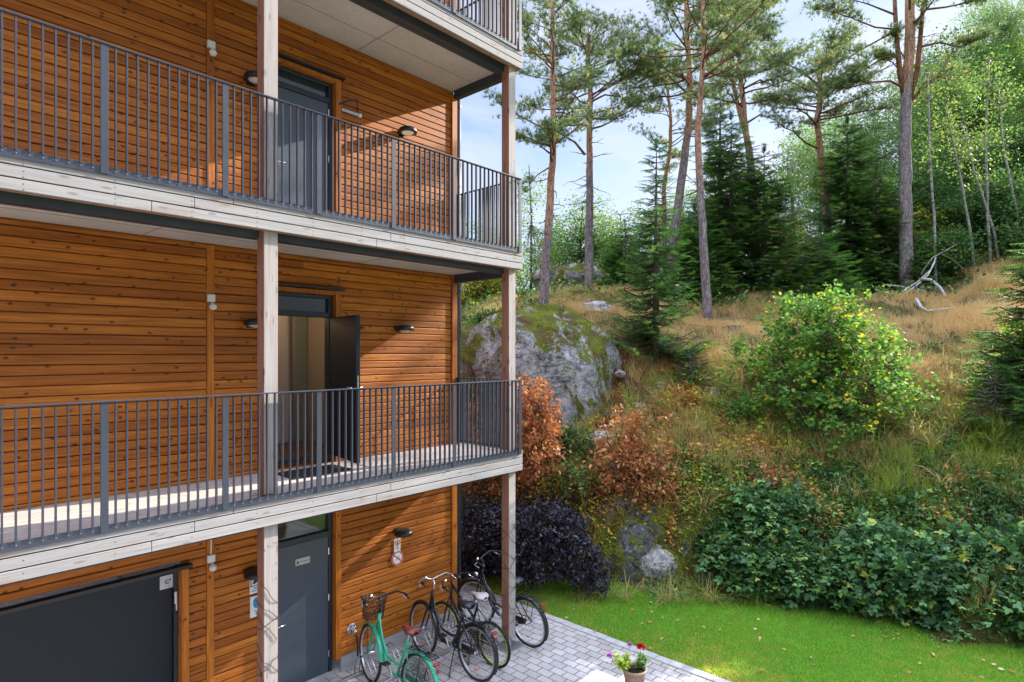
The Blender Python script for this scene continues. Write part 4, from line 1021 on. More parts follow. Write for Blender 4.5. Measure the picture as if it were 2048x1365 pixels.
t = NT('lawn_soil'); c = t.coord()
M_LAWN = t.done(t.bsdf(t.mix(t.ramp(t.noise(c, .7, 3), [(.35, 0), (.65, 1)]), t.ramp(t.noise(c, 40, 4), [(.3, (.05, .14, .015)), (.7, (.10, .24, .025))]), t.ramp(t.noise(c, 40, 4), [(.3, (.09, .17, .02)), (.7, (.17, .28, .03))])), .95, 0, t.bump(t.noise(c, 90, 3), .8, .02), .1))
m = MB(); m.quad([(PE + .145, -9, -.002), (22, -9, -.002), (22, 14, -.002), (PE + .145, 14, -.002)]); m.quad([(-8, 8.2, -.004), (PE + .145, 8.2, -.004), (PE + .145, 18, -.004), (-8, 18, -.004)])
o = m.build('lawn', M_LAWN); tag(o, kind='structure')
m = MB(); m.quad([(-400, -400, -.09), (400, -400, -.09), (400, 400, -.09), (-400, 400, -.09)])
o = m.build('ground', plain('far_ground', (.07, .09, .03), .95)); tag(o, kind='structure')

# lawn blades
rng = np.random.default_rng(21); n = 330000
r_ = rng.uniform(-1.3, 8.2, n); d_ = 6.3 + (rng.random(n) ** .8) * 6.2
x = d_ * CT + r_ * ST; y = d_ * ST - r_ * CT
ok = (x > PE + .15) & (H0(x, y) < .25) & ~((x < UE + .2) & (y > VW))
x, y = x[ok], y[ok]; n = len(x)
dirs = np.stack([rng.normal(0, .55, n), rng.normal(0, .55, n), np.full(n, 1.0)], 1)
lush = snoise(x, y, .9, 3, 3); col = np.clip(.42 + .22 * lush + .22 * snoise(x, y, 7, 3, 12) + rng.normal(0, .17, n) - .32 * np.exp(-(x - PE) / .45), 0, 1)
V = scatter([(0, -.09, 0), (0, .09, 0), (1, 0, .12)], [(0, 1, 2)], np.stack([x, y, np.full(n, -.004)], 1), dirs, rng.uniform(0, 6.28, n), rng.uniform(.022, .060, n) * np.where(rng.random(n) < .03, 1.6, 1), rng, col)
M_BLADE = leafmat('lawn_grass', [(0, (.54, .48, .12)), (.2, (.38, .52, .07)), (.45, (.17, .41, .045)), (.7, (.26, .55, .06)), (1, (.46, .70, .12))], .5, .5)
o = npmesh('lawn_grass', V[0], V[1], V[2], M_BLADE, None, V[3]); tag(o, 'short bright green lawn grass between the paving and the rock bank', 'grass', kind='stuff')
# fallen leaves on lawn and paving
n = 230; r_ = rng.uniform(-1.0, 7.5, n); d_ = rng.uniform(6.6, 11.3, n); x = d_ * CT + r_ * ST; y = d_ * ST - r_ * CT
ok = (H0(x, y) < .02) & ((x > PE) | (rng.random(n) < .35)) & (x > 5.0) & (y > -6) & (y < 10); x, y = x[ok], y[ok]; n = len(x)
V = scatter(LEAF, LEAF_F, np.stack([x, y, np.where(x > PE + .1, .035, .006)], 1), np.stack([rng.normal(size=n), rng.normal(size=n), rng.normal(0, .12, n)], 1), rng.uniform(-.4, .4, n), rng.uniform(.04, .085, n), rng)
o = npmesh('fallen_leaves', V[0], V[1], V[2], leafmat('fallen_leaf', [(0, (.30, .11, .03)), (.5, (.45, .24, .10)), (1, (.62, .48, .25))], .1), None, V[3]); tag(o, 'dry brown and yellow leaves scattered over lawn and paving', 'leaves', kind='stuff')
# weeds and moss in the paving joints
n = 2600; x = rng.uniform(3.5, PE + .1, n); y = rng.uniform(-1, 7.1, n)
kk = rng.random(n) < .6; x = np.where(kk, PE - np.abs(rng.normal(0, .02, n)), np.round(x / .142) * .142); ok = kk | (snoise(x, y, 1.1, 3, 4) > .35); x, y = x[ok], y[ok]; n = len(x)
V = scatter([(0, -.09, 0), (0, .09, 0), (1, 0, .12)], [(0, 1, 2)], np.stack([x, y, np.full(n, .0)], 1), np.stack([rng.normal(0, .8, n), rng.normal(0, .8, n), np.full(n, 1.0)], 1), rng.uniform(0, 6, n), rng.uniform(.008, .022, n), rng)
o = npmesh('joint_weeds', V[0], V[1], V[2], M_BLADE, None, V[3]); tag(o, 'tiny green weeds in the joints of the block paving', 'weeds', kind='stuff')

# rocks ----------------------------------------------------------------------
def rock(name, c, rad, mat, label, seed, rz=0.0, amp=.16, flat=.0, res=5, cat='rock', group=None, ncut=10, cut=(.70, .93)):
    import bmesh
    bm = bmesh.new(); bmesh.ops.create_icosphere(bm, subdivisions=res, radius=1.0)
    co = np.array([v.co[:] for v in bm.verts]); r = np.random.default_rng(seed)
    d = np.zeros(len(co)); a = 1.0
    for o_ in range(5):
        for k in range(4):
            w = r.normal(size=3) * (1.3 * 1.9 ** o_); ph = r.uniform(0, 6.28); s_ = np.sin(co @ w + ph)
            d += a * (s_ if o_ < 2 else (1 - 2 * np.abs(s_))) * .5
        a *= .52
    d /= 2.2
    # a few planar breaks
    out = co * (1 + amp * d)[:, None]
    for k in range(ncut):
        nrm = r.normal(size=3); nrm /= np.linalg.norm(nrm); off = r.uniform(cut[0], cut[1]); s_ = out @ nrm
        out = np.where((s_ > off)[:, None], out - nrm[None, :] * ((s_ - off) * .9)[:, None], out)
    ww = r.normal(size=(3, 3)) * 9; rid = 1 - 2 * np.abs(np.sin(out @ ww[0]) * np.sin(out @ ww[1] + 1)); out = out * (1 + .012 * rid)[:, None]
    cz, sz = math.cos(rz), math.sin(rz)
    out = out * np.array(rad)[None, :]
    x, y = out[:, 0] * cz - out[:, 1] * sz, out[:, 0] * sz + out[:, 1] * cz
    for v, p, q_, w in zip(bm.verts, x, y, out[:, 2]): v.co = (p, q_, w)
    me = bpy.data.meshes.new(name); bm.to_mesh(me); bm.free()
    o = link(name, me, mat, None, True); o.location = c; return tag(o, label, cat, group)
VR = math.atan2(ST, CT)                           # heading of the view axis
def rk(px, py, d, rx, ry, rz_, mat, label, seed, amp=.16, res=5, tilt=0.0, name='boulder', **k):
    o = rock(name, P(px, py, d), (ry, rx, rz_), mat, label, seed, VR, amp, res=res, **k)
    o.rotation_euler = (0, 0, 0); return o
rk(1072, 785, 15.3, 2.30, 2.0, 2.25, M_ROCK, 'huge grey boulder with lichen and moss patches, behind the outer post', 4, .17, 6, ncut=18, cut=(.76, .96))
rk(935, 800, 16.6, 1.9, 2.2, 2.25, M_ROCKM, 'broad green mossy rock dome seen between wall and outer post', 9, .16, 6, ncut=12)
rk(1145, 608, 20.5, 1.5, 1.3, .55, M_ROCKM, 'flat mossy outcrop on the crest between the two left pines', 12, .22)
rk(1150, 565, 24.0, 1.9, 1.6, .75, M_ROCK, 'grey rock hump far back behind the left pines', 14, .2)
rk(1185, 622, 18.6, .75, .6, .32, M_ROCKP, 'pale bare rock ledge just below the second pine', 15, .25)
rk(1255, 612, 20.0, .55, .5, .28, M_ROCK, 'small grey rock on the crest left of the young spruce', 16, .25, 4)
rk(1262, 840, 13.7, .62, .45, .50, M_ROCK, 'upright grey rock slab below the young spruce', 21, .3)
rk(1212, 878, 12.9, .42, .35, .16, M_ROCKP, 'pale flat stone between the two orange bushes', 23, .25, 4)
rk(1330, 775, 14.4, .85, .5, .28, M_ROCK, 'low stony hump right of the young spruce foot', 25, .3)
rk(1330, 690, 15.2, .22, .2, .15, M_ROCKP, 'small white stone under the young spruce', 27, .25, 4)
rk(1240, 748, 14.3, .13, .12, .10, M_ROCKP, 'small pale stone between the huge boulder and the spruce', 29, .25, 4)
rk(1355, 1040, 11.9, .85, .6, .42, M_ROCKD, 'grey rock face in the middle of the bank above the pale block', 31, .22, 6)
rk(1322, 1130, 11.25, .42, .3, .42, M_ROCKP, 'pale lichen covered rock block at the foot of the bank', 33, .25)
rk(1410, 1150, 11.25, .42, .3, .5, M_ROCKD, 'dark wet rock right of the pale block at the lawn edge', 35, .28)
rk(1265, 1110, 11.5, .50, .35, .75, M_ROCKD, 'dark mossy rock left of the pale block, beside the purple shrub', 37, .25)
rk(1860, 1085, 10.6, .75, .5, .45, M_ROCKD, 'dark overhanging rock among the brambles on the right', 39, .25)
rk(1600, 1120, 11.0, 1.1, .5, .75, M_ROCKD, 'dark rock wall hidden behind the brambles', 41, .2)
rk(1630, 600, 19.5, .30, .3, .18, M_ROCK, 'grey stone on the crest above the hazel bush', 43, .25, 4)
rk(1560, 590, 20.0, .35, .3, .22, M_ROCKD, 'dark stone on the crest left of the hazel bush', 44, .25, 4)
rk(1985, 690, 15.2, .6, .4, .22, M_ROCK, 'low grey rock in the dry grass at the right edge', 45, .28, 4)
rk(1400, 725, 15.3, .14, .14, .11, M_ROCK, 'little round stone in the grass right of the spruce', 46, .25, 3)

# stumps, logs, fallen branches ------------------------------------------------
M_DEAD = plain('bleached_dead_wood', (.40, .38, .36), .85, 0, .35, 9, .2, .5)
M_STUMP = plain('old_stump_wood', (.20, .17, .15), .9, 0, .4, 14, .15, .8)
def stump(px, py, d, r, h, label, seed):
    rr_ = random.Random(seed); o = empty('tree_stump', P(px, py, d), label, 'stump'); m = MB(); n = 28
    pr = [(1.5, -.1), (1.2, .02), (1.02, .3), (.98, .85), (1, 1.0)]; n0 = len(m.v); w = [1 + .14 * rr_.uniform(-1, 1) for _ in range(n)]
    for q_, z in pr:
        for k in range(n): a = 2*math.pi*k/n; m.v.append((r*q_*w[k]*math.cos(a), r*q_*w[k]*math.sin(a), z*h + (rr_.uniform(-.02, .02) if z > .8 else 0)))
    for i in range(len(pr)-1):
        for k in range(n): a0 = n0+i*n+k; b0 = n0+i*n+(k+1) % n; m.f.append((a0, b0, b0+n, a0+n)); m.m.append(0)
    m.build('bark', M_STUMP, o); m = MB(); m.quad([(r*w[k]*.98*math.cos(2*math.pi*k/n), r*w[k]*.98*math.sin(2*math.pi*k/n), h*.97) for k in range(n)]); m.build('cut_face', M_DEAD, o)
stump(1425, 795, 13.6, .15, .22, 'dark old tree stump among yellow leaves left of the hazel bush', 1)
stump(1472, 668, 16.6, .24, .22, 'weathered stump on the dry slope below the tall thin pine', 2)
def log(paths, label, name='fallen_branch', cat='branch', mat=None, kd=1.0):
    paths = [(a_, b_ * kd, c_ * kd) for a_, b_, c_ in paths]
    m = MB()
    for pts, r0, r1 in paths:
        V_ = [P(q_[0], q_[1], q_[2] * kd) for q_ in pts]; n = len(V_); m.tube(V_, [r0 + (r1 - r0) * i / (n - 1) for i in range(n)], 8)
    c = sum((Vector(v) for v in m.v), Vector()) / len(m.v); m.v = [tuple(Vector(v) - c) for v in m.v]
    gz = np.array([v[2] + c.z for v in m.v]) - HT(np.array([v[0] + c.x for v in m.v]), np.array([v[1] + c.y for v in m.v]))
    c.z += max(0.0, .04 - float(np.percentile(gz, 20)))
    o = m.build(name, mat or M_DEAD, None, True); o.location = c; return tag(o, label, cat)
log([([(1832, 630, 16.2), (1842, 648, 15.9), (1855, 655, 15.8), (1905, 650, 15.6)], .045, .04)], 'short bent grey branch lying in brown litter below the tall thick pine', kd=1.12)
log([([(2004, 618, 17.0), (2030, 622, 16.9), (2075, 618, 16.8), (2130, 612, 16.8)], .06, .055), ([(2022, 622, 16.9), (2026, 635, 16.7)], .03, .02)], 'grey fallen log at the right edge on the crest', 'fallen_log', 'log', kd=1.08)
log([([(1765, 604, 16.2), (1800, 592, 16.6), (1835, 570, 16.7), (1862, 545, 16.8), (1872, 520, 16.9)], .035, .014), ([(1791, 605, 16.0), (1830, 580, 16.4), (1856, 556, 16.6), (1870, 530, 16.7)], .03, .012)], 'pair of long bleached branches leaning against the thick pine foot', kd=1.19)
log([([(1842, 578, 16.5), (1862, 580, 16.3), (1880, 595, 16.0), (1892, 615, 15.7), (1903, 635, 15.5)], .045, .022), ([(1880, 597, 16.0), (1896, 609, 15.9)], .02, .01)], 'curved bleached branch arching down right of the thick pine foot', kd=1.19)
log([([(1842, 550, 17.2), (1850, 535, 17.2), (1866, 515, 17.2), (1885, 505, 17.2), (1913, 489, 17.2)], .022, .009), ([(1880, 507, 17.2), (1905, 520, 17.4), (1935, 545, 17.6), (1952, 562, 17.8)], .018, .012)], 'thin forked dead branch rising behind the thick pine foot', kd=1.19)
log([([(1768, 570, 17.0), (1800, 573, 16.9), (1822, 579, 16.8)], .02, .028), ([(1783, 588, 16.6), (1810, 582, 16.6), (1850, 582, 16.5)], .018, .03)], 'two short grey sticks poking out left of the thick pine foot', kd=1.19)
paths = []; rr_ = random.Random(4)
for k in range(26):
    a0 = (rr_.uniform(1822, 1860), rr_.uniform(585, 606), rr_.uniform(16.2, 16.9)); a1 = (a0[0] + rr_.uniform(-5, 50), a0[1] + rr_.uniform(-16, 14), a0[2] + rr_.uniform(-.4, .4))
    paths.append(([a0, ((a0[0]+a1[0])/2, (a0[1]+a1[1])/2 + rr_.uniform(-8, 4), a0[2]), a1], rr_.uniform(.01, .022), .005))
log(paths, 'tangled brown root mass at the thick pine foot', 'root_tangle', 'roots', M_STUMP, kd=1.19)
log([([(1420, 632, 17.2), (1450, 640, 17.0), (1490, 636, 16.9), (1540, 645, 16.7)], .012, .008), ([(1430, 645, 16.9), (1480, 652, 16.7), (1530, 650, 16.6)], .01, .006), ([(1380, 650, 16.6), (1430, 655, 16.5)], .008, .005)], 'thin dark brushwood lying on the slope right of the tall thin pine', mat=M_STUMP)
log([([(1745, 735, 13.2), (1760, 722, 13.4), (1782, 712, 13.5)], .05, .06)], 'pale broken trunk end showing through the hazel bush', 'broken_trunk', 'log')
log([([(1462, 955, 11.6), (1480, 942, 11.7), (1500, 925, 11.8)], .008, .005)], 'thin pale twig on the leafy bank left of centre')

# ------------------------------------------------------------------ vegetation materials
def bark(name, low, high, z0=None, z1=None, scale=1.0):
    t = NT(name); c = t.coord(); m = t.map(c, (9 * scale, 9 * scale, 2.2 * scale)); n = t.noise(m, 1.6, 6, .68, .8)
    v = t.n('ShaderNodeTexVoronoi', feature='DISTANCE_TO_EDGE'); t.set(v, 'Vector', t.map(c, (14 * scale, 14 * scale, 4.5 * scale))); t.set(v, 'Scale', 1.3)
    cr = t.ramp(v.outputs['Distance'], [(0, .25), (.12, 1)])
    a = t.ramp(n, [(.3, tuple(q * .4 for q in low)), (.55, low), (.75, tuple(min(1, q * 1.6) for q in low))])
    if high:
        b = t.ramp(n, [(.3, tuple(q * .5 for q in high)), (.55, high), (.75, tuple(min(1, q * 1.5) for q in high))])
        z = t.math('ADD', t.xyz(c)[2], t.math('MULTIPLY', t.math('SUBTRACT', n, .5), 2.2))
        mr = t.n('ShaderNodeMapRange'); t.set(mr, 0, z); t.set(mr, 1, z0); t.set(mr, 2, z1)
        a = t.mix(mr.outputs[0], a, b)
    a = t.mix(.8, a, cr, 'MULTIPLY')
    return t.done(t.bsdf(a, .9, 0, t.bump(t.math('ADD', n, t.math('MULTIPLY', cr, .6)), .7, .02), .1))
M_PB = {}
def pine_bark(z0, z1):
    k = (round(z0), round(z1))
    if k not in M_PB: M_PB[k] = bark('pine_bark', (.30, .255, .255), (.54, .31, .20), z0, z1)
    return M_PB[k]
M_LIMB = bark('pine_limb_bark', (.26, .13, .075), None)
M_GREYBARK = bark('grey_tree_bark', (.17, .155, .13), None)
t = NT('birch_bark'); c = t.coord(); n = t.noise(t.map(c, (3, 3, 14)), 1.5, 5, .6); M_BIRCH = t.done(t.bsdf(t.ramp(n, [(.34, (.04, .036, .032)), (.46, (.22, .21, .19)), (.7, (.40, .39, .36))]), .7))
M_PINE = leafmat('pine_needles', [(0, (.08, .14, .07)), (.45, (.15, .23, .10)), (.85, (.27, .35, .13)), (.96, (.42, .40, .14)), (1, (.55, .42, .13))], .45, .5)
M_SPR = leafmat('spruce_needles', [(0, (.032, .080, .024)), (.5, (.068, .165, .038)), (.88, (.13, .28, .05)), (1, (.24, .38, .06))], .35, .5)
M_SPRL = leafmat('young_spruce_needles', [(0, (.04, .11, .03)), (.5, (.10, .24, .055)), (.85, (.18, .37, .07)), (1, (.30, .46, .08))], .3, .5)
M_BIRL = leafmat('birch_leaves', [(0, (.13, .22, .06)), (.5, (.21, .33, .08)), (.9, (.26, .36, .10)), (1, (.34, .37, .10))], .38, .5)
M_ASPL = leafmat('dense_green_leaves', [(0, (.09, .18, .06)), (.5, (.15, .29, .08)), (.9, (.25, .38, .09)), (1, (.42, .42, .08))], .45, .5)
M_UNDERB = leafmat('shady_bush_leaves', [(0, (.035, .09, .035)), (.5, (.07, .16, .055)), (.9, (.13, .25, .06)), (1, (.28, .28, .06))], .35, .6, spec=.05)
M_YELL = leafmat('yellow_green_leaves', [(0, (.16, .20, .03)), (.5, (.32, .33, .05)), (1, (.55, .42, .05))], .5, .5)
M_HAZ = leafmat('hazel_leaves', [(0, (.05, .14, .03)), (.4, (.10, .23, .05)), (.74, (.17, .32, .06)), (.91, (.26, .38, .06)), (.97, (.55, .48, .05)), (1, (.60, .40, .04))], .45, .6, spec=.1)
M_BEECH = leafmat('orange_beech_leaves', [(0, (.26, .09, .04)), (.5, (.50, .19, .085)), (.85, (.66, .33, .15)), (1, (.34, .28, .09))], .4, .5)
M_BEECHD = leafmat('brown_beech_leaves', [(0, (.22, .075, .03)), (.5, (.46, .17, .07)), (.85, (.62, .30, .13)), (1, (.18, .20, .05))], .3, .5)
M_PURP = leafmat('dark_purple_leaves', [(0, (.010, .008, .013)), (.5, (.030, .026, .040)), (.85, (.065, .060, .085)), (1, (.13, .13, .17))], .12, .5, spec=.35)
M_BRAM = leafmat('bramble_leaves', [(0, (.025, .065, .026)), (.5, (.075, .185, .065)), (.85, (.15, .32, .10)), (.97, (.28, .44, .09)), (1, (.42, .44, .08))], .22, .5, spec=.3)
M_HGRASS = leafmat('hill_grass', [(0, (.74, .56, .32)), (.25, (.64, .45, .22)), (.45, (.48, .34, .16)), (.6, (.40, .38, .13)), (.8, (.20, .31, .07)), (1, (.38, .44, .07))], .4, .6)
M_UNDER_L = leafmat('undergrowth_leaves', [(0, (.16, .06, .025)), (.2, (.38, .15, .055)), (.38, (.58, .32, .08)), (.5, (.66, .52, .07)), (.62, (.28, .36, .05)), (.8, (.10, .22, .045)), (1, (.05, .13, .035))], .3, .5)
M_TWIG = plain('shrub_twig', (.10, .065, .045), .8)

def samp(pts, t):
    """point along a polyline, t 0..1"""
    n = len(pts) - 1; f = min(t * n, n - 1e-6); i = int(f); return pts[i].lerp(pts[i+1], f - i)
def base_frame(o_loc, *arrs): return [a - np.array(o_loc)[None, :] for a in arrs]

def pine(path, d, r0, r1, label, crown=(.35, 1.0), W=2.6, n_limb=34, seed=1, tufts=46, limbs=(), orange=(.42, .6), dead=0, ts=.16, forks=(), flat=.35):
    """path: trunk as (px, py) from the foot up; every point at distance d"""
    r = random.Random(seed); rg = np.random.default_rng(seed)
    T = [P(x, y, d) for x, y in path]; B = T[0].copy(); T[0].z -= .3
    o = empty('pine_tree', B, label, 'tree', 'tall pine trees on the hill')
    T = [p - B for p in T]
    # smooth and wobble
    TT = []
    for i in range(len(T) - 1):
        for k in range(4):
            f = k / 4; TT.append(T[i].lerp(T[i+1], f) + (Vector((r.uniform(-1, 1), r.uniform(-1, 1), 0)) * r0 * .10 if i + k else Vector()))
    TT.append(T[-1]); n = len(TT)
    m = MB(); m.tube(TT, [(r0 + (r1 - r0) * (i / (n-1)) ** .8) * (1.22 if i == 0 else 1) for i in range(n)], 12)
    top = TT[-1]; Hh = top.z
    m.build('trunk', pine_bark(Hh * orange[0], Hh * orange[1]), o, True)
    lm = MB(); pos = []; dr = []; sz = []
    def pad(c, spread, k):
        p = rg.normal(size=(k, 3)) * np.array([spread, spread, spread * flat])
        pos.append(np.array(c)[None, :] + p); q = rg.normal(size=(k, 3)) * .55; q[:, 2] = np.abs(q[:, 2]) * .8 + .25; dr.append(q + p * .8); sz.append(rg.uniform(.7, 1.25, k) * ts)
    def limb(p0, pts, rad, dens=1.0, start=.4):
        pts = [Vector(p) for p in pts]; nn = len(pts)
        lm.tube([p0] + pts, [rad * (1 - .75 * i / nn) for i in range(nn + 1)], 6, cap=False)
        al = [p0] + pts; L = sum((al[i+1] - al[i]).length for i in range(nn))
        ns = max(3, int(L * 4.6))
        for k in range(ns):
            tq = start + (1.02 - start) * (k + r.random()) / ns; c = samp(al, min(tq, 1))
            dd = (al[-1] - al[0]).normalized(); a = r.uniform(-1, 1); side = Vector((-dd.y, dd.x, 0)) * a
            sl_ = L * r.uniform(.10, .30) * (1.15 - .5 * tq) + .12; e = c + (dd * .7 + side * 1.1 + Vector((0, 0, r.uniform(-.05, .5)))).normalized() * sl_
            lm.tube([c, c.lerp(e, .5) + Vector((0, 0, -.02)), e], [rad * .28, rad * .2, rad * .1], 4, cap=False)
            pad(e, .13 + .05 * L / 2, int(tufts * .22 * dens * r.uniform(.5, 1.3)) + 2)
            if r.random() < .6: pad(c.lerp(e, .6), .10, int(tufts * .14 * dens) + 1)
    for k in range(n_limb):
        h = crown[0] + (crown[1] - crown[0]) * ((k + r.random()) / n_limb); p0 = samp(TT, min(h, .999)); u = (h - crown[0]) / (crown[1] - crown[0])
        L = W * (.35 + .65 * math.sin(math.pi * min(1, .22 + u * .78)) ** .8) * r.uniform(.55, 1.15); a = r.uniform(0, 6.28)
        dh = Vector((math.cos(a), math.sin(a), 0)); el = r.uniform(-.12, .30) + .5 * u
        pts = []; q = p0.copy(); dz = el
        for s in range(5):
            q = q + (dh + Vector((r.uniform(-.22, .22), r.uniform(-.22, .22), dz + r.uniform(-.12, .12)))) * (L / 5); pts.append(q.copy()); dz += r.uniform(-.05, .12)
        limb(p0, pts, max(.016, r0 * .22 * (1.1 - .6 * u)), 1.0, r.uniform(.3, .5))
    pad(top, .25, tufts)
    for pp, rad, *dn in limbs:
        q = [P(*(x if len(x) == 3 else x + (d,))) - B for x in pp]; limb(q[0], q[1:], rad, dn[0] if dn else 1.3, .45)
    for pp, ra, rb in forks:
        q = [P(*(x if len(x) == 3 else x + (d,))) - B for x in pp]; lm.tube(q, [ra + (rb - ra) * i / (len(q)-1) for i in range(len(q))], 8)
    lm.build('limbs', M_LIMB, o, True)
    if dead:
        dm = MB()
        for k in range(dead):
            h = r.uniform(max(.2, crown[0] - .34), crown[0] + .05); p0 = samp(TT, h); a = r.uniform(0, 6.28); L = r.uniform(.3, 1.15) * W * .45; q = p0; pts = [p0]
            dz = r.uniform(-.35, .2)
            for s in range(4): q = q + Vector((math.cos(a) + r.uniform(-.35, .35), math.sin(a) + r.uniform(-.35, .35), dz + r.uniform(-.25, .3))) * L / 4; pts.append(q)
            dm.tube(pts, [.022, .015, .011, .008, .004], 5, cap=False)
            if r.random() < .6: e = pts[2] + Vector((r.uniform(-1, 1), r.uniform(-1, 1), r.uniform(-.3, .5))) * .3; dm.tube([pts[2], e], [.009, .003], 4, cap=False)
        dm.build('dead_branches', M_GREYBARK, o)
    pos = np.concatenate(pos); dr = np.concatenate(dr); sz = np.concatenate(sz)
    rn = np.clip(.45 + .28 * rg.normal(size=len(pos)), 0, 1)
    V = scatter(NEED, NEED_F, pos, dr, rg.uniform(0, 6.28, len(pos)), sz, rg, rn)
    npmesh('crown', V[0], V[1], V[2], M_PINE, o, V[3]); return o

def spruce_mesh(h, R_, seed, dens=1.0, sparse=0.0, size=.34, droop=.25, low=.04, taper=.85):
    r = random.Random(seed); rg = np.random.default_rng(seed); m = MB()
    m.tube([(0, 0, -.4), (0, 0, h * .5), (.02, 0, h)], [h * .016 + .02, h * .010 + .01, .008], 8); pos = []; dr = []; sz = []
    lm = MB(); z = h * low
    while z < h * .985:
        u = z / h; nb = 7 if u < .85 else 5
        if r.random() > sparse * (1 - abs(u - .5)):
            for k in range(nb):
                a = r.uniform(0, 6.28); L = R_ * (1 - u) ** taper * r.uniform(.7, 1.12) + .08
                d0 = Vector((math.cos(a), math.sin(a), 0)); p = Vector((0, 0, z)); n = max(2, int(L / .15 * dens)); pts = [p.copy()]
                for s in range(n):
                    f = (s + 1) / n; p = Vector((0, 0, z)) + d0 * L * f + Vector((0, 0, -droop * L * math.sin(f * 2.2) + .22 * L * f * f)); pts.append(p.copy())
                    for sd in ((-1, 1) if L > .35 else (1,)):
                        if r.random() < .9:
                            aa_ = a + sd * r.uniform(.25, 1.0); pos.append(tuple(p)); dr.append((math.cos(aa_), math.sin(aa_), r.uniform(-.42, .05))); sz.append(size * r.uniform(.6, 1.1) * (1.05 - .35 * f) * min(1, .5 + L))
                pos.append(tuple(p)); dr.append(tuple(d0 + Vector((0, 0, r.uniform(-.1, .25))))); sz.append(size * r.uniform(.6, 1.0))
                lm.tube(pts[::max(1, len(pts)//4)] + [pts[-1]], [.012] * (len(pts[::max(1, len(pts)//4)]) + 1), 4, cap=False)
        z += h * .018 + .05
    for k in range(3): pos.append((0, 0, h - .1)); dr.append((r.uniform(-.2, .2), r.uniform(-.2, .2), 1)); sz.append(size * .8)
    return m, lm, np.array(pos), np.array(dr), np.array(sz), rg
def spruce(loc, h, R_, label, seed, mat=None, group=None, cat='tree', **k):
    o = empty('spruce_tree', loc, label, cat, group); m, lm, pos, dr, sz, rg = spruce_mesh(h, R_, seed, **k)
    m.build('trunk', M_GREYBARK, o, True); lm.build('limbs', M_GREYBARK, o)
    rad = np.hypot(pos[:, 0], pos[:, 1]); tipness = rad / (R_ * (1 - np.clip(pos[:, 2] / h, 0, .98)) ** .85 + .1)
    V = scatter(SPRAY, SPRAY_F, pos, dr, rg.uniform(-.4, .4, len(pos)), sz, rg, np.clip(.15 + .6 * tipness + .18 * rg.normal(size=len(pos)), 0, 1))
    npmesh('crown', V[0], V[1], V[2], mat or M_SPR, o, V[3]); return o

def leafy(loc, crown, trunks, label, seed, mat, name='birch_tree', cat='tree', tb=None, n_tip=260, per=34, leaf=.075, twig=.22, tmpl=ROUND, group=None, hang=0.0, shell=.5, stemr=.02):
    """crown: list of ellipsoids (cx,cy,cz,rx,ry,rz) relative to loc; trunks: list of (polyline, r0, r1)"""
    r = random.Random(seed); rg = np.random.default_rng(seed); o = empty(name, loc, label, cat, group); m = MB(); anchors = []
    for pts, ra, rb in trunks:
        pts = [Vector(p) for p in pts]; fine = []
        for i in range(len(pts)-1):
            for k in range(3): fine.append(pts[i].lerp(pts[i+1], k/3) + Vector((r.uniform(-1, 1), r.uniform(-1, 1), 0)) * ra * .25)
        fine.append(pts[-1]); n = len(fine); m.tube(fine, [ra + (rb-ra)*i/(n-1) for i in range(n)], 8); anchors += fine[len(fine)//3:]
    m.build('trunk', tb or M_BIRCH, o, True)
    pos = []; dr = []; lm = MB(); vol = [e[3]*e[4]*e[5] for e in crown]
    for k in range(n_tip):
        e = r.choices(crown, vol)[0]; dv = Vector((r.gauss(0, 1), r.gauss(0, 1), r.gauss(0, 1))).normalized() * (r.random() ** shell)
        p = Vector((e[0] + dv.x*e[3], e[1] + dv.y*e[4], e[2] + dv.z*e[5])); a = min(anchors, key=lambda q: (q - p).length + (.6*max(0, q.z - p.z)))
        mid = a.lerp(p, .55) + Vector((r.uniform(-.1, .1), r.uniform(-.1, .1), .10 * (p - a).length)); lm.tube([a, mid, p], [stemr * .5, stemr * .3, stemr * .12], 4, cap=False)
        w = (p - a).normalized() if (p - a).length > .01 else Vector((0, 0, 1)); c = rg.normal(size=(per, 3)) * twig * np.array([1, 1, .7]); c[:, 2] -= hang * rg.random(per)
        pos.append(np.array(p)[None, :] + c); q = rg.normal(size=(per, 3)) * .7 + np.array([w.x, w.y, w.z - .35 - hang])[None, :]; dr.append(q)
    lm.build('limbs', tb or M_BIRCH, o)
    pos = np.concatenate(pos); dr = np.concatenate(dr); base = np.repeat(rg.normal(0, .10, n_tip), per)
    rn = np.clip(rg.random(len(pos)) * .85 + .08 + base, 0, 1)
    V = scatter(tmpl, TRI_F if tmpl is TRI else LEAF_F, pos, dr, rg.uniform(-1.2, 1.2, len(pos)), rg.uniform(.6, 1.3, len(pos)) * leaf, rg, rn)
    npmesh('crown', V[0], V[1], V[2], mat, o, V[3]); return o

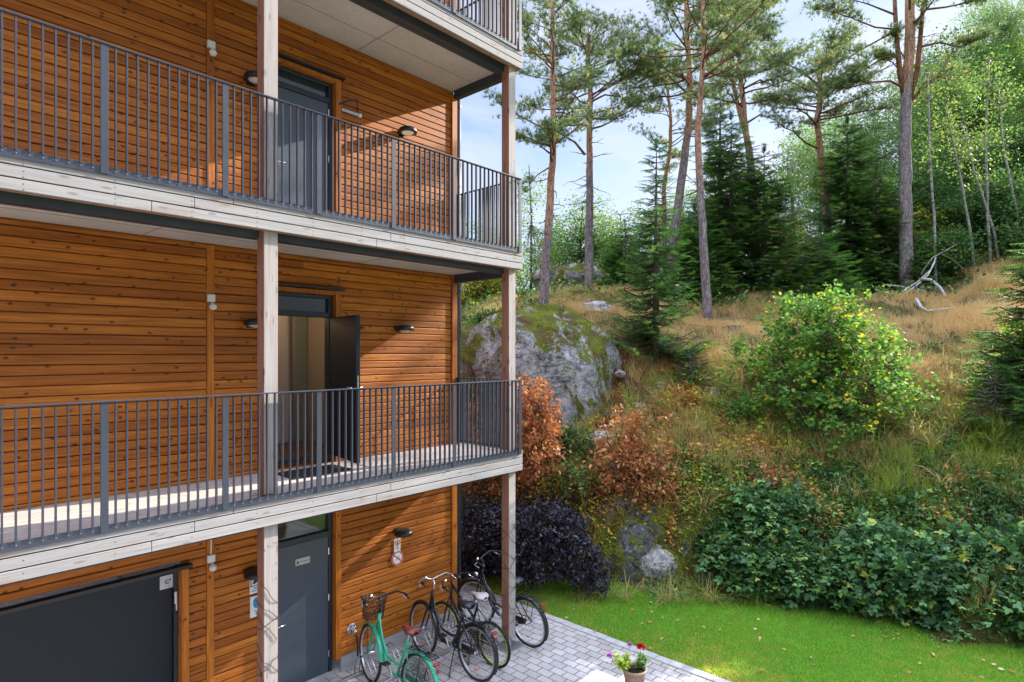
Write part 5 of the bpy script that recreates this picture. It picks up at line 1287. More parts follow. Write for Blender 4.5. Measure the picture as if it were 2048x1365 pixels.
def shrub(loc, rad, label, seed, mat, n_tip=150, per=22, leaf=.06, twig=.11, name='shrub', cat='shrub', stems=16, tmpl=LEAF, group=None, shell=.42, up=.5, stemr=.016, lumpy=.25, slope=None, taper=0.0, canes=0):
    r = random.Random(seed); rg = np.random.default_rng(seed); o = empty(name, loc, label, cat, group); rx, ry, rz = rad
    c, s = math.cos(VR), math.sin(VR); m = MB(); tips = []
    def W_(a, b): return (a * s + b * c, -a * c + b * s)     # a to the right in the photo, b away
    lump = [Vector((r.gauss(0, 1), r.gauss(0, 1), r.gauss(0, 1))).normalized() for _ in range(9)]
    for k in range(n_tip):
        dv = Vector((r.gauss(0, 1), r.gauss(0, 1), r.gauss(0, 1))).normalized(); lf = 1 + lumpy * (max(dv.dot(l) for l in lump) - .62) * 2
        dv = dv * (r.random() ** shell) * lf; tp = 1 - taper * max(-.2, dv.z); x, y = W_(dv.x * rx * tp, dv.y * ry * tp); tips.append(Vector((x, y, rz * (1 + dv.z * .98))))
    hubs = []
    for k in range(stems):
        tq = r.choice(tips); b = Vector((r.uniform(-.1, .1) * rx, r.uniform(-.1, .1) * ry, -.1)); q = b.lerp(tq, .5) + Vector((0, 0, .12 * rz)); m.tube([b, b.lerp(q, .5) + Vector((0, 0, .05 * rz)), q, tq], [stemr, stemr*.8, stemr*.6, stemr*.25], 5, cap=False)
        hubs += [b.lerp(q, .8), q, q.lerp(tq, .5)]
    for tq in tips:
        a = min(hubs, key=lambda h: (h - tq).length); m.tube([a, a.lerp(tq, .5) + Vector((0, 0, .03)), tq], [stemr*.4, stemr*.25, stemr*.12], 4, cap=False)
    m.build('stems', M_TWIG, o)
    if canes:
        cm = MB(); cp = []; cd = []
        for k in range(canes):
            a0 = r.uniform(0, 6.28); dx, dy = math.cos(a0), math.sin(a0); b = Vector((r.uniform(-.5, .5) * rx, r.uniform(-.5, .5) * rx, rz * r.uniform(.6, 1.5))); L = r.uniform(.35, .95); pts = []
            for q in range(9): f = q / 8; pts.append(b + Vector((dx * L * f, dy * L * f, .75 * L * f - 1.15 * L * f * f)) + Vector((0, 0, r.uniform(-.01, .01))))
            cm.tube(pts, [.006 - .0005 * q for q in range(9)], 4, cap=False)
            for q in range(1, 9):
                for z_ in range(5): cp.append(tuple(pts[q] + Vector((r.gauss(0, .035), r.gauss(0, .035), r.gauss(0, .03))))); cd.append((dx * .4 + r.gauss(0, .7), dy * .4 + r.gauss(0, .7), r.uniform(-.3, .3)))
        cn = cm.build('canes', M_TWIG, o); nn = len(cp)
        V = scatter(tmpl, TRI_F if tmpl is TRI else LEAF_F, np.array(cp), np.array(cd), rg.uniform(-.5, .5, nn), rg.uniform(.6, 1.2, nn) * leaf * .9, rg, np.clip(rg.normal(.72, .2, nn), 0, 1)); npmesh('cane_leaves', V[0], V[1], V[2], mat, cn, V[3])
    P0 = np.array([tuple(q) for q in tips]).repeat(per, axis=0); cen = np.array([0, 0, rz * .7]); out = P0 - cen; out /= np.linalg.norm(out, axis=1, keepdims=True) + 1e-6
    tt = rg.uniform(-.9, .9, len(P0))[:, None] * twig; tw = np.repeat(rg.normal(size=(len(tips), 3)), per, axis=0) * .6 + out; tw /= np.linalg.norm(tw, axis=1, keepdims=True)
    pos = P0 + tw * tt + rg.normal(size=P0.shape) * twig * .38; dirs = tw * .6 + rg.normal(size=P0.shape) * .55 + np.array([0, 0, -.15 + up * .1])
    base = np.repeat(rg.normal(0, .12, len(tips)), per); rn = np.clip(rg.random(len(pos)) * .9 + .04 + base, 0, 1)
    V = scatter(tmpl, TRI_F if tmpl is TRI else LEAF_F, pos, dirs, rg.uniform(-.7, .7, len(pos)), (.45 + .95 * rg.random(len(pos)) ** .8) * leaf, rg, rn)
    npmesh('foliage', V[0], V[1], V[2], mat, o, V[3]); return o

# ------------------------------------------------------------------ pines
GP = lambda px, d: float(706 - F * (on_ground(px, d).z - CZ) / d)   # picture row where the ground is met
pine([(1085, 632), (1092, 520), (1100, 400), (1106, 300), (1107, 200), (1105, 100), (1104, -10)], 17.5, .155, .05, 'slender pine nearest the building, its foot behind the huge grey boulder', (.45, 1.0), 1.75, 34, 3, 44, orange=(.22, .38), dead=8,
     limbs=[([(1106, 290), (1080, 288), (1055, 275), (1040, 285)], .03), ([(1107, 330), (1075, 350), (1050, 380)], .025)])
pine([(1178, 572), (1178, 480), (1180, 380), (1178, 290), (1181, 200), (1176, 120), (1178, 70)], 21, .17, .06, 'pine with many bare grey dead twigs below its crown, second from the building', (.55, 1.0), 2.2, 34, 7, 46, orange=(.42, .56), dead=26,
     limbs=[([(1180, 205), (1210, 190), (1245, 195), (1262, 215)], .04), ([(1170, 310), (1150, 285), (1125, 270), (1110, 262)], .05)])
pine([(1416, 630), (1410, 540), (1405, 450), (1398, 350), (1396, 260), (1402, 180), (1408, 90), (1404, -30)], 18, .145, .06, 'tall thin pine standing in front of the dark spruces, orange in its upper half', (.72, 1.0), 2.4, 22, 11, 46, orange=(.38, .52), dead=8,
     forks=[([(1402, 160), (1440, 130), (1480, 95), (1512, 55), (1505, 10)], .05, .025)],
     limbs=[([(1512, 55), (1530, 45), (1550, 60)], .02), ([(1480, 95), (1500, 70), (1540, 90)], .02), ([(1440, 130), (1460, 60), (1475, 20)], .025), ([(1403, 100), (1435, 40), (1445, -10)], .03)])
pine([(1338, 600), (1350, 450), (1366, 340), (1378, 250), (1380, 160), (1375, 80), (1372, -30)], 20.5, .18, .07, 'leaning pine with a long branch to the left, rising behind the young spruce', (.62, 1.0), 2.6, 24, 13, 46, orange=(.45, .6), dead=10,
     limbs=[([(1378, 160), (1345, 140), (1310, 150), (1275, 165)], .05), ([(1378, 190), (1355, 170), (1335, 150), (1300, 175)], .04), ([(1376, 100), (1345, 60), (1330, 20)], .04)])
pine([(1328, 600), (1328, 470), (1328, 380), (1340, 300), (1342, 230), (1334, 170)], 24, .12, .05, 'short crooked pine with a small crown between the two middle pines', (.5, 1.0), 1.9, 20, 17, 40, orange=(.3, .45), dead=12)
pine([(1515, 600), (1508, 430), (1502, 330), (1490, 250), (1484, 180), (1478, 100), (1470, 40)], 24.5, .19, .07, 'pine behind the dark spruces with an orange stem, right of the tall thin pine', (.58, 1.0), 2.9, 30, 19, 48, orange=(.45, .6), dead=6,
     limbs=[([(1488, 250), (1520, 230), (1548, 240)], .05), ([(1484, 180), (1520, 160), (1555, 175)], .05)])
pine([(1500, 600), (1500, 300), (1480, 230), (1463, 150), (1458, 60)], 26, .14, .06, 'curved pine stem leaning left beside its neighbour behind the spruces', (.7, 1.0), 2.3, 18, 23, 46, orange=(.4, .5))
pine([(1662, 600), (1656, 470), (1650, 370), (1640, 300), (1634, 240), (1642, 190), (1636, 120)], 24, .19, .08, 'crooked pine with a broad crown between the hazel bush and the thick pine', (.62, 1.0), 2.8, 26, 29, 48, orange=(.3, .5), dead=8,
     limbs=[([(1640, 300), (1610, 285), (1585, 262), (1565, 255)], .05), ([(1636, 170), (1600, 140), (1575, 130), (1562, 120)], .05)])
pine([(1812, 586), (1812, 480), (1811, 380), (1810, 290), (1812, 210), (1816, 140), (1820, 60), (1822, -60)], 21, .225, .145, 'thick straight pine with grey bark below and orange limbs above, dead branches at its foot', (.86, 1.0), 2.4, 5, 31, 52, orange=(.62, .68), dead=3, ts=.18,
     forks=[([(1812, 205), (1800, 150), (1792, 60), (1788, -30)], .10, .06), ([(1814, 215), (1835, 140), (1842, 60), (1850, -30)], .10, .06)],
     limbs=[([(1810, 178), (1780, 162), (1745, 165), (1715, 172), (1690, 178)], .05, 2.2), ([(1818, 208), (1845, 180), (1880, 150), (1905, 100)], .045, .35), ([(1820, 205), (1850, 165), (1880, 155), (1910, 162)], .04, .35),
            ([(1800, 60), (1750, 55), (1700, 35), (1650, 20)], .04, 1.8), ([(1795, 60), (1740, 90), (1690, 120), (1640, 135)], .035, 2.0), ([(1797, 110), (1760, 120), (1710, 150), (1665, 185)], .035, 2.2), ([(1806, 150), (1785, 125), (1765, 118)], .03, 2.4), ([(1812, 120), (1795, 95), (1790, 70)], .03, 2.2), ([(1816, 90), (1830, 70), (1828, 50)], .03, 2.0), ([(1838, 95), (1880, 85), (1920, 95), (1960, 75)], .045), ([(1845, 20), (1890, 15), (1940, 5), (1985, -10)], .045), ([(1790, 30), (1740, 10), (1690, -5)], .04)])

# ------------------------------------------------------------------ spruces
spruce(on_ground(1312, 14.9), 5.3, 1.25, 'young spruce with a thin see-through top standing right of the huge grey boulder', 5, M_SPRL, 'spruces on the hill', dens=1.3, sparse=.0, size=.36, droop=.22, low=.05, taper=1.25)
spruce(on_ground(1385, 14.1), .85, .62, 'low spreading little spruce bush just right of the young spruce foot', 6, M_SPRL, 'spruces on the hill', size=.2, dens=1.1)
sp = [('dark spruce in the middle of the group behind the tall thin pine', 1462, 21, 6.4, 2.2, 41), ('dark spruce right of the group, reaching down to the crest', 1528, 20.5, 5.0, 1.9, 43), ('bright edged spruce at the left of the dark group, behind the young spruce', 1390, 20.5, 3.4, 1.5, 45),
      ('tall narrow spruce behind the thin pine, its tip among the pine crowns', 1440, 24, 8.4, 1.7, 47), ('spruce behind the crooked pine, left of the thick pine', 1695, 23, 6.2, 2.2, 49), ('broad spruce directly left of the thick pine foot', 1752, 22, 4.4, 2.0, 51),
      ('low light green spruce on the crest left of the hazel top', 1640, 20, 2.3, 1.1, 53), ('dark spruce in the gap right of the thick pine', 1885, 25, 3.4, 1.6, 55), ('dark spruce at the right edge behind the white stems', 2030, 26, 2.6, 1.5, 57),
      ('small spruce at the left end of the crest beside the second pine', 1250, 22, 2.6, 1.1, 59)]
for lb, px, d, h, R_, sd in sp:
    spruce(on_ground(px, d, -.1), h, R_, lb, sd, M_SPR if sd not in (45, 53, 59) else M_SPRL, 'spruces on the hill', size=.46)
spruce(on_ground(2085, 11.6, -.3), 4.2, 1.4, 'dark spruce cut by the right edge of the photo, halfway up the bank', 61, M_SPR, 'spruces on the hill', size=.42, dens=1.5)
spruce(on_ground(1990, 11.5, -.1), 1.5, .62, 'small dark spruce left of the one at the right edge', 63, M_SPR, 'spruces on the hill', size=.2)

# ------------------------------------------------------------------ birches and other leaf trees
def tree_px(path, d, crowns, label, seed, mat, r0=.07, **k):
    """path in picture points; crowns as (px, py, rx_m, rz_m)"""
    B = P(path[0][0], path[0][1], d); T = [P(x, y, d) - B for x, y in path]; T[0].z -= .6; dist = d
    cr = []
    for px, py, rx, rz in crowns: q = P(px, py, d) - B; cr.append((q.x, q.y, q.z, rx, rx, rz))
    return leafy(B, cr, [(T, r0, r0 * .35)], label, seed, mat, **k)
GB = 'slender birches on the wooded slope'
B1 = dict(name='birch_tree', group=GB, hang=.25)
tree_px([(1963, 565), (1938, 430), (1920, 340), (1905, 260), (1890, 160)], 26.5, [(1888, 165, 1.0, .9), (1925, 420, .9, .9), (1900, 370, .7, .6)], 'birch with a pale leaning stem, left one of the pair right of the thick pine', 71, M_BIRL, .07, n_tip=120, **B1)
tree_px([(2010, 572), (1990, 470), (1962, 370), (1940, 290), (1912, 190)], 26.5, [(1908, 200, 1.0, .9), (1985, 430, .9, .8), (1965, 390, .7, .6)], 'birch with a thin dark spotted stem leaning left, right one of the pair', 72, M_ASPL, .07, n_tip=120, **B1)
tree_px([(2045, 560), (2035, 400), (2010, 300), (2012, 180), (2010, 60)], 35, [(2000, 60, 2.0, 2.4), (2025, 250, 1.9, 1.8), (2030, 140, 1.6, 2.2)], 'tall leafy birch at the right edge with turquoise green leaves', 73, M_ASPL, .09, n_tip=340, per=46, **B1)
tree_px([(1905, 560), (1885, 430), (1865, 300), (1850, 180), (1845, 90)], 30, [(1862, 200, 2.0, 2.4), (1885, 360, 1.9, 1.8)], 'bright yellow green birch behind the thick pine', 74, M_BIRL, .08, n_tip=330, per=44, **B1)
tree_px([(1770, 560), (1762, 430), (1755, 320), (1750, 230)], 27, [(1752, 270, 2.3, 2.5), (1765, 400, 1.8, 1.7)], 'sunlit yellow green tree just left of the thick pine stem', 75, M_ASPL, .08, n_tip=280, per=44, **B1)
tree_px([(1600, 570), (1590, 480), (1583, 400), (1575, 340)], 28, [(1580, 370, 1.5, 1.6), (1595, 470, 1.7, 1.3)], 'pale grey stemmed tree in the gap left of the crooked pine', 76, M_BIRL, .10, n_tip=150, **B1)
tree_px([(1700, 560), (1695, 400), (1690, 300)], 31, [(1690, 330, 2.2, 2.8), (1700, 470, 2.4, 2.0)], 'light green tree behind the crooked pine', 77, M_ASPL, .08, n_tip=260, per=44, **B1)
tree_px([(1980, 400), (1990, 250), (2010, 100)], 36, [(2010, 60, 3.2, 3.5), (1960, 140, 2.6, 2.2), (2060, 250, 2.4, 2.8)], 'highest light green tree in the upper right corner', 78, M_ASPL, .10, n_tip=420, per=50, **B1)
tree_px([(1830, 520), (1835, 400), (1840, 300)], 33, [(1835, 330, 2.6, 2.8), (1810, 430, 2.3, 2.0)], 'bright tree far behind the thick pine stem', 79, M_ASPL, .08, n_tip=280, per=44, **B1)
tree_px([(1930, 560), (1940, 470), (1950, 400)], 25, [(1930, 430, 1.6, 1.3), (1880, 470, 1.5, 1.1), (1970, 480, 1.4, 1.1)], 'yellowing rowan-like tree among the birch stems', 80, M_ASPL, .05, n_tip=200, leaf=.09, name='leaf_tree', group='low leaf trees on the crest')
tree_px([(1785, 590), (1775, 500), (1770, 450)], 23, [(1768, 455, 1.0, .9), (1862, 450, .9, .9), (1790, 505, 1.1, .6)], 'small yellow green maple beside the thick pine stem', 81, M_YELL, .03, n_tip=90, per=22, leaf=.10, tb=M_GREYBARK, name='leaf_tree', group='low leaf trees on the crest')
tree_px([(1165, 560), (1160, 480), (1165, 420)], 25, [(1165, 470, 1.5, 1.7), (1130, 510, 1.0, 1.0), (1200, 500, 1.2, 1.3)], 'green leafy tree behind the second pine', 82, M_ASPL, .06, n_tip=260, tb=M_GREYBARK, name='leaf_tree', group='low leaf trees on the crest')
tree_px([(1062, 560), (1063, 450), (1060, 380), (1058, 330)], 25, [(1055, 400, .9, 1.5), (1065, 500, 1.0, 1.0)], 'thin airy young tree beside the corner of the balcony', 83, M_BIRL, .05, n_tip=80, per=20, tb=M_GREYBARK, name='leaf_tree', group='low leaf trees on the crest')
tree_px([(1240, 560), (1245, 480), (1240, 430)], 27, [(1240, 460, 1.5, 1.2), (1215, 530, 1.6, 1.0), (1275, 540, 1.5, 1.2)], 'pale sunlit leafy tree in the gap between second pine and young spruce', 84, M_BIRL, .05, n_tip=190, tb=M_GREYBARK, name='leaf_tree', group='low leaf trees on the crest')
tree_px([(950, 640), (955, 590), (950, 560)], 24, [(945, 585, 1.1, .85), (985, 560, .9, .8)], 'bright yellow shrubby tree seen between wall and outer post', 85, M_YELL, .04, n_tip=170, leaf=.09, tb=M_GREYBARK, name='leaf_tree', group='low leaf trees on the crest')
tree_px([(985, 610), (985, 540), (980, 470)], 29, [(985, 520, 1.8, 1.5), (940, 500, 1.8, 1.5), (1035, 540, 1.2, 1.0)], 'green trees far behind, left of the outer post', 86, M_ASPL, .06, n_tip=240, tb=M_GREYBARK, name='leaf_tree', group='low leaf trees on the crest')
tree_px([(1320, 570), (1318, 470), (1320, 420)], 29, [(1320, 470, 1.6, 1.5), (1290, 540, 1.8, 1.0)], 'pale green tree in the gap behind the young spruce', 87, M_BIRL, .06, n_tip=170, tb=M_GREYBARK, name='leaf_tree', group='low leaf trees on the crest')
tree_px([(1600, 600), (1590, 540)], 24, [(1590, 530, 1.5, 1.1), (1560, 480, 1.0, 1.0)], 'bright low leaf tree in the gap right of the dark spruces', 88, M_YELL, .05, n_tip=160, tb=M_GREYBARK, name='leaf_tree', group='low leaf trees on the crest')
for k, (pth, wd) in enumerate([([(1872, 572), (1868, 430), (1858, 300), (1856, 150)], 'leftmost of the thin stems, close to the thick pine'), ([(1958, 575), (1938, 450), (1915, 330), (1893, 215)], 'long and leaning left, the one nearest the dead branches'), ([(2008, 575), (1988, 460), (1950, 350), (1925, 250)], 'leaning left, in the middle of the thin stems'), ([(1985, 570), (1975, 430), (1972, 280), (1978, 120)], 'upright and pale, between the two leaning stems'), ([(2042, 570), (2034, 420), (2006, 300), (1996, 170)], 'rightmost of the thin stems at the edge of the photo')]):
    cx_ = pth[-1]; tree_px(pth, 20.9, [(cx_[0], cx_[1] + 30, .55, .8), (pth[2][0], pth[2][1], .4, .7)], 'very thin pale birch stem ' + wd, 500 + k, M_BIRL, .055, n_tip=34, per=16, leaf=.07, name='young_birch', group='thin young birches before the wood')
for k, (px, d, h, w, wd) in enumerate([(1880, 21.5, 1.8, 1.1, 'directly right of the thick pine, above the leaning dead branch'), (1945, 22.5, 2.3, 1.3, 'between the two leaning birch stems'), (2010, 22, 2.4, 1.3, 'under the tall birch at the right edge'), (2075, 20.5, 2.4, 1.3, 'at the very right edge above the fallen log'), (1935, 26, 3.4, 1.9, 'second row, behind the leaning birch stems'), (2020, 27.5, 2.2, 1.8, 'second row, right, behind the rightmost birch stem'), (1830, 24, 3.6, 1.6, 'behind the thick pine stem')]):
    leafy(on_ground(px, d, -.1), [(0, 0, h * .55, w, w, h * .5)], [([(0, 0, -.4), (.1, 0, h * .5), (0, .1, h * .9)], .045, .015)], 'dark green understorey bush ' + wd, 400 + k, M_UNDERB, n_tip=int(150 * w), per=34, leaf=.085, twig=.24, name='understorey_bush', cat='bush', tb=M_GREYBARK, group='bushes under the wood on the right')
# mass of the wood further back
pr = []
far = [(1905, 31, 3.0), (1985, 37, 3.2), (2055, 38, 3.2), (1360, 34, 2.6), (1420, 30, 2.2), (1480, 36, 3.0), (1560, 38, 2.4), (1640, 36, 3.0), (1720, 34, 2.6), (1880, 34, 3.0), (1930, 38, 3.0), (2020, 40, 3.2), (1100, 36, 2.0), (1000, 38, 2.2), (1230, 38, 2.0), (1960, 34, 2.4)]
words = ['tall, above the leaning birch stems', 'tall, high above the thin birch stems', 'tall, at the right edge, uppermost', 'behind the leaning pine', 'behind the tall dark spruce', 'between the tall thin pine and the leaning pine, far back', 'in the pale gap right of the spruces', 'behind the crooked pine crown', 'just left of the thick pine, second row', 'right of the thick pine, second row', 'high on the slope behind the birch pair', 'high on the slope at the right edge', 'far behind the first pine', 'far behind the outer post', 'far behind the second pine', 'just behind the birch pair']
protos = [spruce_mesh(7.5, 2.1, 200 + k, size=.42) for k in range(1)]
for k, ((px, d, w), wd) in enumerate(zip(far, words)):
    g = on_ground(px, d, -.2)
    if k == 0 or k == 1:
        q = leafy(g, [(0, 0, 5.2, 2.4, 2.4, 3.0), (.8, .4, 2.8, 1.9, 1.9, 1.7)], [([(0, 0, -.5), (.1, 0, 3), (.2, .1, 7)], .11, .03)], 'green forest tree ' + wd, 300 + k, (M_UNDERB, M_ASPL)[k], n_tip=360, per=52, leaf=.10, twig=.30, name='forest_tree', tb=M_GREYBARK, group='forest trees at the back'); pr.append(q)
    else:
        q = copy_tree(pr[k % 2]); q.location = g; q.rotation_euler = (0, 0, k * 1.7); q['label'] = 'green forest tree ' + wd
    s_ = {2.6: .8, 3.0: 1.0, 2.4: .75, 3.2: 1.1, 2.0: .62, 2.2: .62, 2.8: .95}[w]; q.scale = (s_, s_, s_)

# ------------------------------------------------------------------ shrubs on the bank
shrub(P(1650, 905, 12.9), (1.52, 1.3, 1.78), 'big hazel bush with green and yellow leaves in the middle of the slope', 91, M_HAZ, n_tip=900, per=22, leaf=.076, twig=.17, tmpl=ROUND, stems=34, name='hazel_bush', cat='bush', lumpy=.6, shell=.5, taper=.36)
shrub(P(1655, 1010, 12.0), (.9, .7, .55), 'dark lower shoots under the big hazel bush', 92, M_BRAM, n_tip=130, per=16, leaf=.085, twig=.13, tmpl=ROUND, name='shrub', cat='shrub')
shrub(P(1062, 955, 11.6), (.52, .6, .98), 'bright orange beech bush right beside the outer post', 93, M_BEECH, n_tip=170, per=22, leaf=.075, twig=.12, name='beech_bush', cat='bush', group='orange leaved bushes', stems=18)
shrub(P(960, 985, 12.2), (.75, .6, .95), 'orange brown beech bush seen through the balcony railing', 94, M_BEECH, n_tip=140, per=20, leaf=.075, twig=.12, name='beech_bush', cat='bush', group='orange leaved bushes', stems=14)
shrub(P(1262, 1030, 11.7), (.68, .5, .98), 'dry copper brown beech bush below the spruce, left of the pale rocks', 95, M_BEECHD, n_tip=190, per=19, leaf=.078, twig=.14, name='beech_bush', cat='bush', group='orange leaved bushes', stems=20, lumpy=.5, shell=.5)
shrub(P(1365, 1020, 11.6), (.42, .3, .28), 'low brown leaved shoots right of the copper beech bush', 96, M_BEECHD, n_tip=60, per=14, leaf=.07, twig=.12, name='beech_bush', cat='bush', group='orange leaved bushes')
shrub(P(1545, 985, 11.6), (.55, .4, .22), 'low reddish brown leaves on the bank above the brambles', 97, M_BEECHD, n_tip=70, per=14, leaf=.075, twig=.13, name='beech_bush', cat='bush', group='orange leaved bushes')
shrub(P(1075, 1150, 10.9), (1.05, .62, .70), 'large dark purple leaved shrub at the lawn edge behind the outer post', 98, M_PURP, n_tip=430, per=24, leaf=.06, twig=.12, name='purple_shrub', cat='shrub', group='dark purple shrubs', stems=24, shell=.35)
shrub(P(955, 1150, 11.5), (.62, .6, .72), 'dark purple leaved shrub close to the drainpipe', 99, M_PURP, n_tip=240, per=22, leaf=.06, twig=.12, name='purple_shrub', cat='shrub', group='dark purple shrubs')
shrub(P(1180, 1180, 10.6), (.38, .35, .36), 'smaller dark purple shrub, rightmost, touching the lawn', 100, M_PURP, n_tip=100, per=20, leaf=.055, twig=.10, name='purple_shrub', cat='shrub', group='dark purple shrubs')
bl = [(1460, 1130, 11.0, .52, .42, .40, 'directly right of the dark wet rock'), (1530, 1170, 10.8, .60, .5, .52, 'second from the rocks, bulging over the lawn edge'), (1610, 1185, 10.5, .66, .5, .58, 'below the hazel bush, at the foot of the bank'), (1690, 1190, 10.3, .62, .5, .56, 'in the middle of the bramble row, beside dry flower heads'),
      (1765, 1205, 10.0, .62, .5, .56, 'right of the middle of the bramble row, low on the lawn'), (1850, 1215, 9.8, .64, .5, .52, 'under the dark overhanging rock'), (1935, 1185, 9.8, .60, .45, .50, 'tall glossy one near the right edge'), (2020, 1200, 9.5, .65, .45, .58, 'rightmost, cut by the edge of the photo'),
      (1540, 1075, 11.2, .8, .45, .36, 'upper left, climbing the bank below the brown leaves'), (1700, 1090, 11.0, .9, .45, .38, 'upper middle, hanging over the dark rock wall'), (1800, 1020, 11.4, .5, .35, .22, 'highest one below the long grass'), (1330, 1190, 11.0, .30, .2, .14, 'small trailing one between the pale block and the lawn'), (1465, 980, 11.9, .36, .3, .18, 'small one high on the left among yellow leaves'), (1880, 1060, 10.9, .7, .4, .30, 'upper right, hanging over the rock from above'), (1980, 1080, 10.4, .7, .45, .32, 'upper right, just above the tall glossy one'), (1640, 1010, 11.8, .55, .35, .24, 'in the dark hollow under the hazel bush'), (2060, 1250, 9.0, .4, .35, .35, 'lowest at the right edge of the photo'), (1900, 1270, 9.45, .42, .3, .25, 'low one creeping onto the lawn near the right side')]
rj = random.Random(9)
for k, (px, py, d, a, b, c_, wd) in enumerate(bl):
    py += rj.uniform(-22, 26); px += rj.uniform(-12, 12); c_ *= rj.uniform(.8, 1.25)
    shrub(P(px, py, d), (a, b, c_), 'dark green bramble bush ' + wd, 110 + k, M_BRAM, n_tip=int(80 + 480 * a * c_), per=9, leaf=.125, twig=.16, tmpl=TRI, name='bramble_bush', cat='bush', group='bramble bushes at the foot of the bank', stems=16, shell=.45, stemr=.009, lumpy=.6, canes=int(8 + 14 * a))
M_MIXG = leafmat('mixed_bank_leaves', [(0, (.20, .075, .03)), (.22, (.40, .17, .06)), (.34, (.50, .36, .06)), (.46, (.10, .20, .05)), (.75, (.08, .19, .06)), (1, (.20, .34, .07))], .3, .55)
for k, (px, py, d, a, b, c_, mt, wd) in enumerate([(1440, 1040, 11.5, .42, .35, .26, M_MIXG, 'left, above the dark wet rock'), (1590, 1020, 11.6, .50, .35, .30, M_MIXG, 'below the hazel bush, among rust brown leaves'), (1660, 1045, 11.4, .40, .3, .34, M_BRAM, 'in the middle, directly under the dark hollow'), (1760, 985, 11.8, .55, .4, .32, M_MIXG, 'under the right side of the hazel bush'),
      (1860, 1000, 11.4, .45, .35, .26, M_BEECHD, 'with brown leaves, beside the arching grass'), (1800, 1120, 10.7, .40, .35, .42, M_UNDERB, 'standing up out of the brambles in the middle right'), (1950, 1010, 10.9, .50, .4, .30, M_MIXG, 'high on the right, in the long grass'), (2040, 1040, 10.4, .55, .4, .40, M_UNDERB, 'high at the right edge below the dark spruce'),
      (1500, 1080, 11.2, .40, .3, .40, M_UNDERB, 'standing up out of the brambles on the left'), (1655, 1140, 10.7, .34, .3, .50, M_MIXG, 'brown flecked, sticking out of the bramble row'), (1900, 1120, 10.3, .40, .3, .46, M_MIXG, 'brown flecked, in the bramble row on the right'), (1380, 960, 12.1, .50, .35, .30, M_MIXG, 'between the copper beech and the yellow leaves'), (1150, 990, 11.9, .50, .35, .34, M_MIXG, 'between the two orange beech bushes'), (1130, 900, 12.5, .45, .3, .26, M_UNDERB, 'low and green, under the huge grey boulder')]):
    shrub(P(px, py, d), (a, b, c_), 'loose shrub on the bank ' + wd, 150 + k, mt, n_tip=int(50 + 260 * a * c_), per=13, leaf=.07, twig=.16, name='bank_shrub', cat='shrub', group='loose shrubs tangled on the bank', stems=12, shell=.5, stemr=.008, lumpy=.8, canes=6)
for px, d, a, wd in ((1905, 9.75, .40, 'low and dense, right end of the bramble row'), (1960, 9.45, .42, 'low and dense beside the yellow tinged bush'), (1860, 9.95, .36, 'small and low at the lawn edge under the bramble row')):
    shrub(on_ground(px, d, -.05), (a, .32, .24), 'loose shrub on the bank ' + wd, 180 + int(px), M_UNDERB, n_tip=90, per=14, leaf=.065, twig=.13, name='bank_shrub', cat='shrub', group='loose shrubs tangled on the bank', lumpy=.6, stemr=.008, canes=4)
shrub(P(1965, 1275, 9.2), (.34, .3, .22), 'low bush with yellow tinged leaves at the lawn edge near the right side', 130, M_HAZ, n_tip=60, per=15, leaf=.06, twig=.09, name='shrub')
shrub(P(2035, 1290, 9.0), (.28, .25, .20), 'small green and orange bush in the lower right, at the edge of the photo', 131, M_HAZ, n_tip=50, per=15, leaf=.06, twig=.09, name='shrub')
shrub(P(2010, 790, 12.4), (.75, .6, .42), 'pale green shrub in the grass left of the right edge spruce', 132, M_ASPL, n_tip=90, per=14, leaf=.07, twig=.13, name='shrub')
shrub(P(2060, 720, 12.0), (.42, .4, .42), 'fresh green leafy shrub at the right edge above the dark spruce', 133, M_HAZ, n_tip=90, per=16, leaf=.075, twig=.12, name='shrub')
shrub(P(1475, 850, 13.0), (.46, .4, .24), 'bright green fern like clump left below the hazel bush', 134, M_SPRL, n_tip=110, per=16, leaf=.07, twig=.12, tmpl=LEAF, name='fern_clump', cat='fern')
shrub(P(1110, 730, 14.3), (.13, .1, .09), 'little green plant growing on the upper face of the huge grey boulder', 135, M_SPRL, n_tip=16, per=9, leaf=.07, twig=.06, name='rock_plant', cat='plant')
shrub(P(1080, 790, 13.9), (.15, .1, .10), 'little green plant low on the huge grey boulder', 136, M_SPRL, n_tip=18, per=9, leaf=.07, twig=.06, name='rock_plant', cat='plant')
shrub(P(985, 655, 17.5), (.75, .4, .22), 'low dark juniper above the mossy dome between wall and outer post', 137, M_SPR, n_tip=110, per=18, leaf=.07, twig=.12, name='juniper_bush', cat='bush')
shrub(P(935, 690, 17.0), (.4, .4, .35), 'dark low juniper against the building corner', 138, M_SPR, n_tip=90, per=18, leaf=.07, twig=.12, name='juniper_bush', cat='bush')

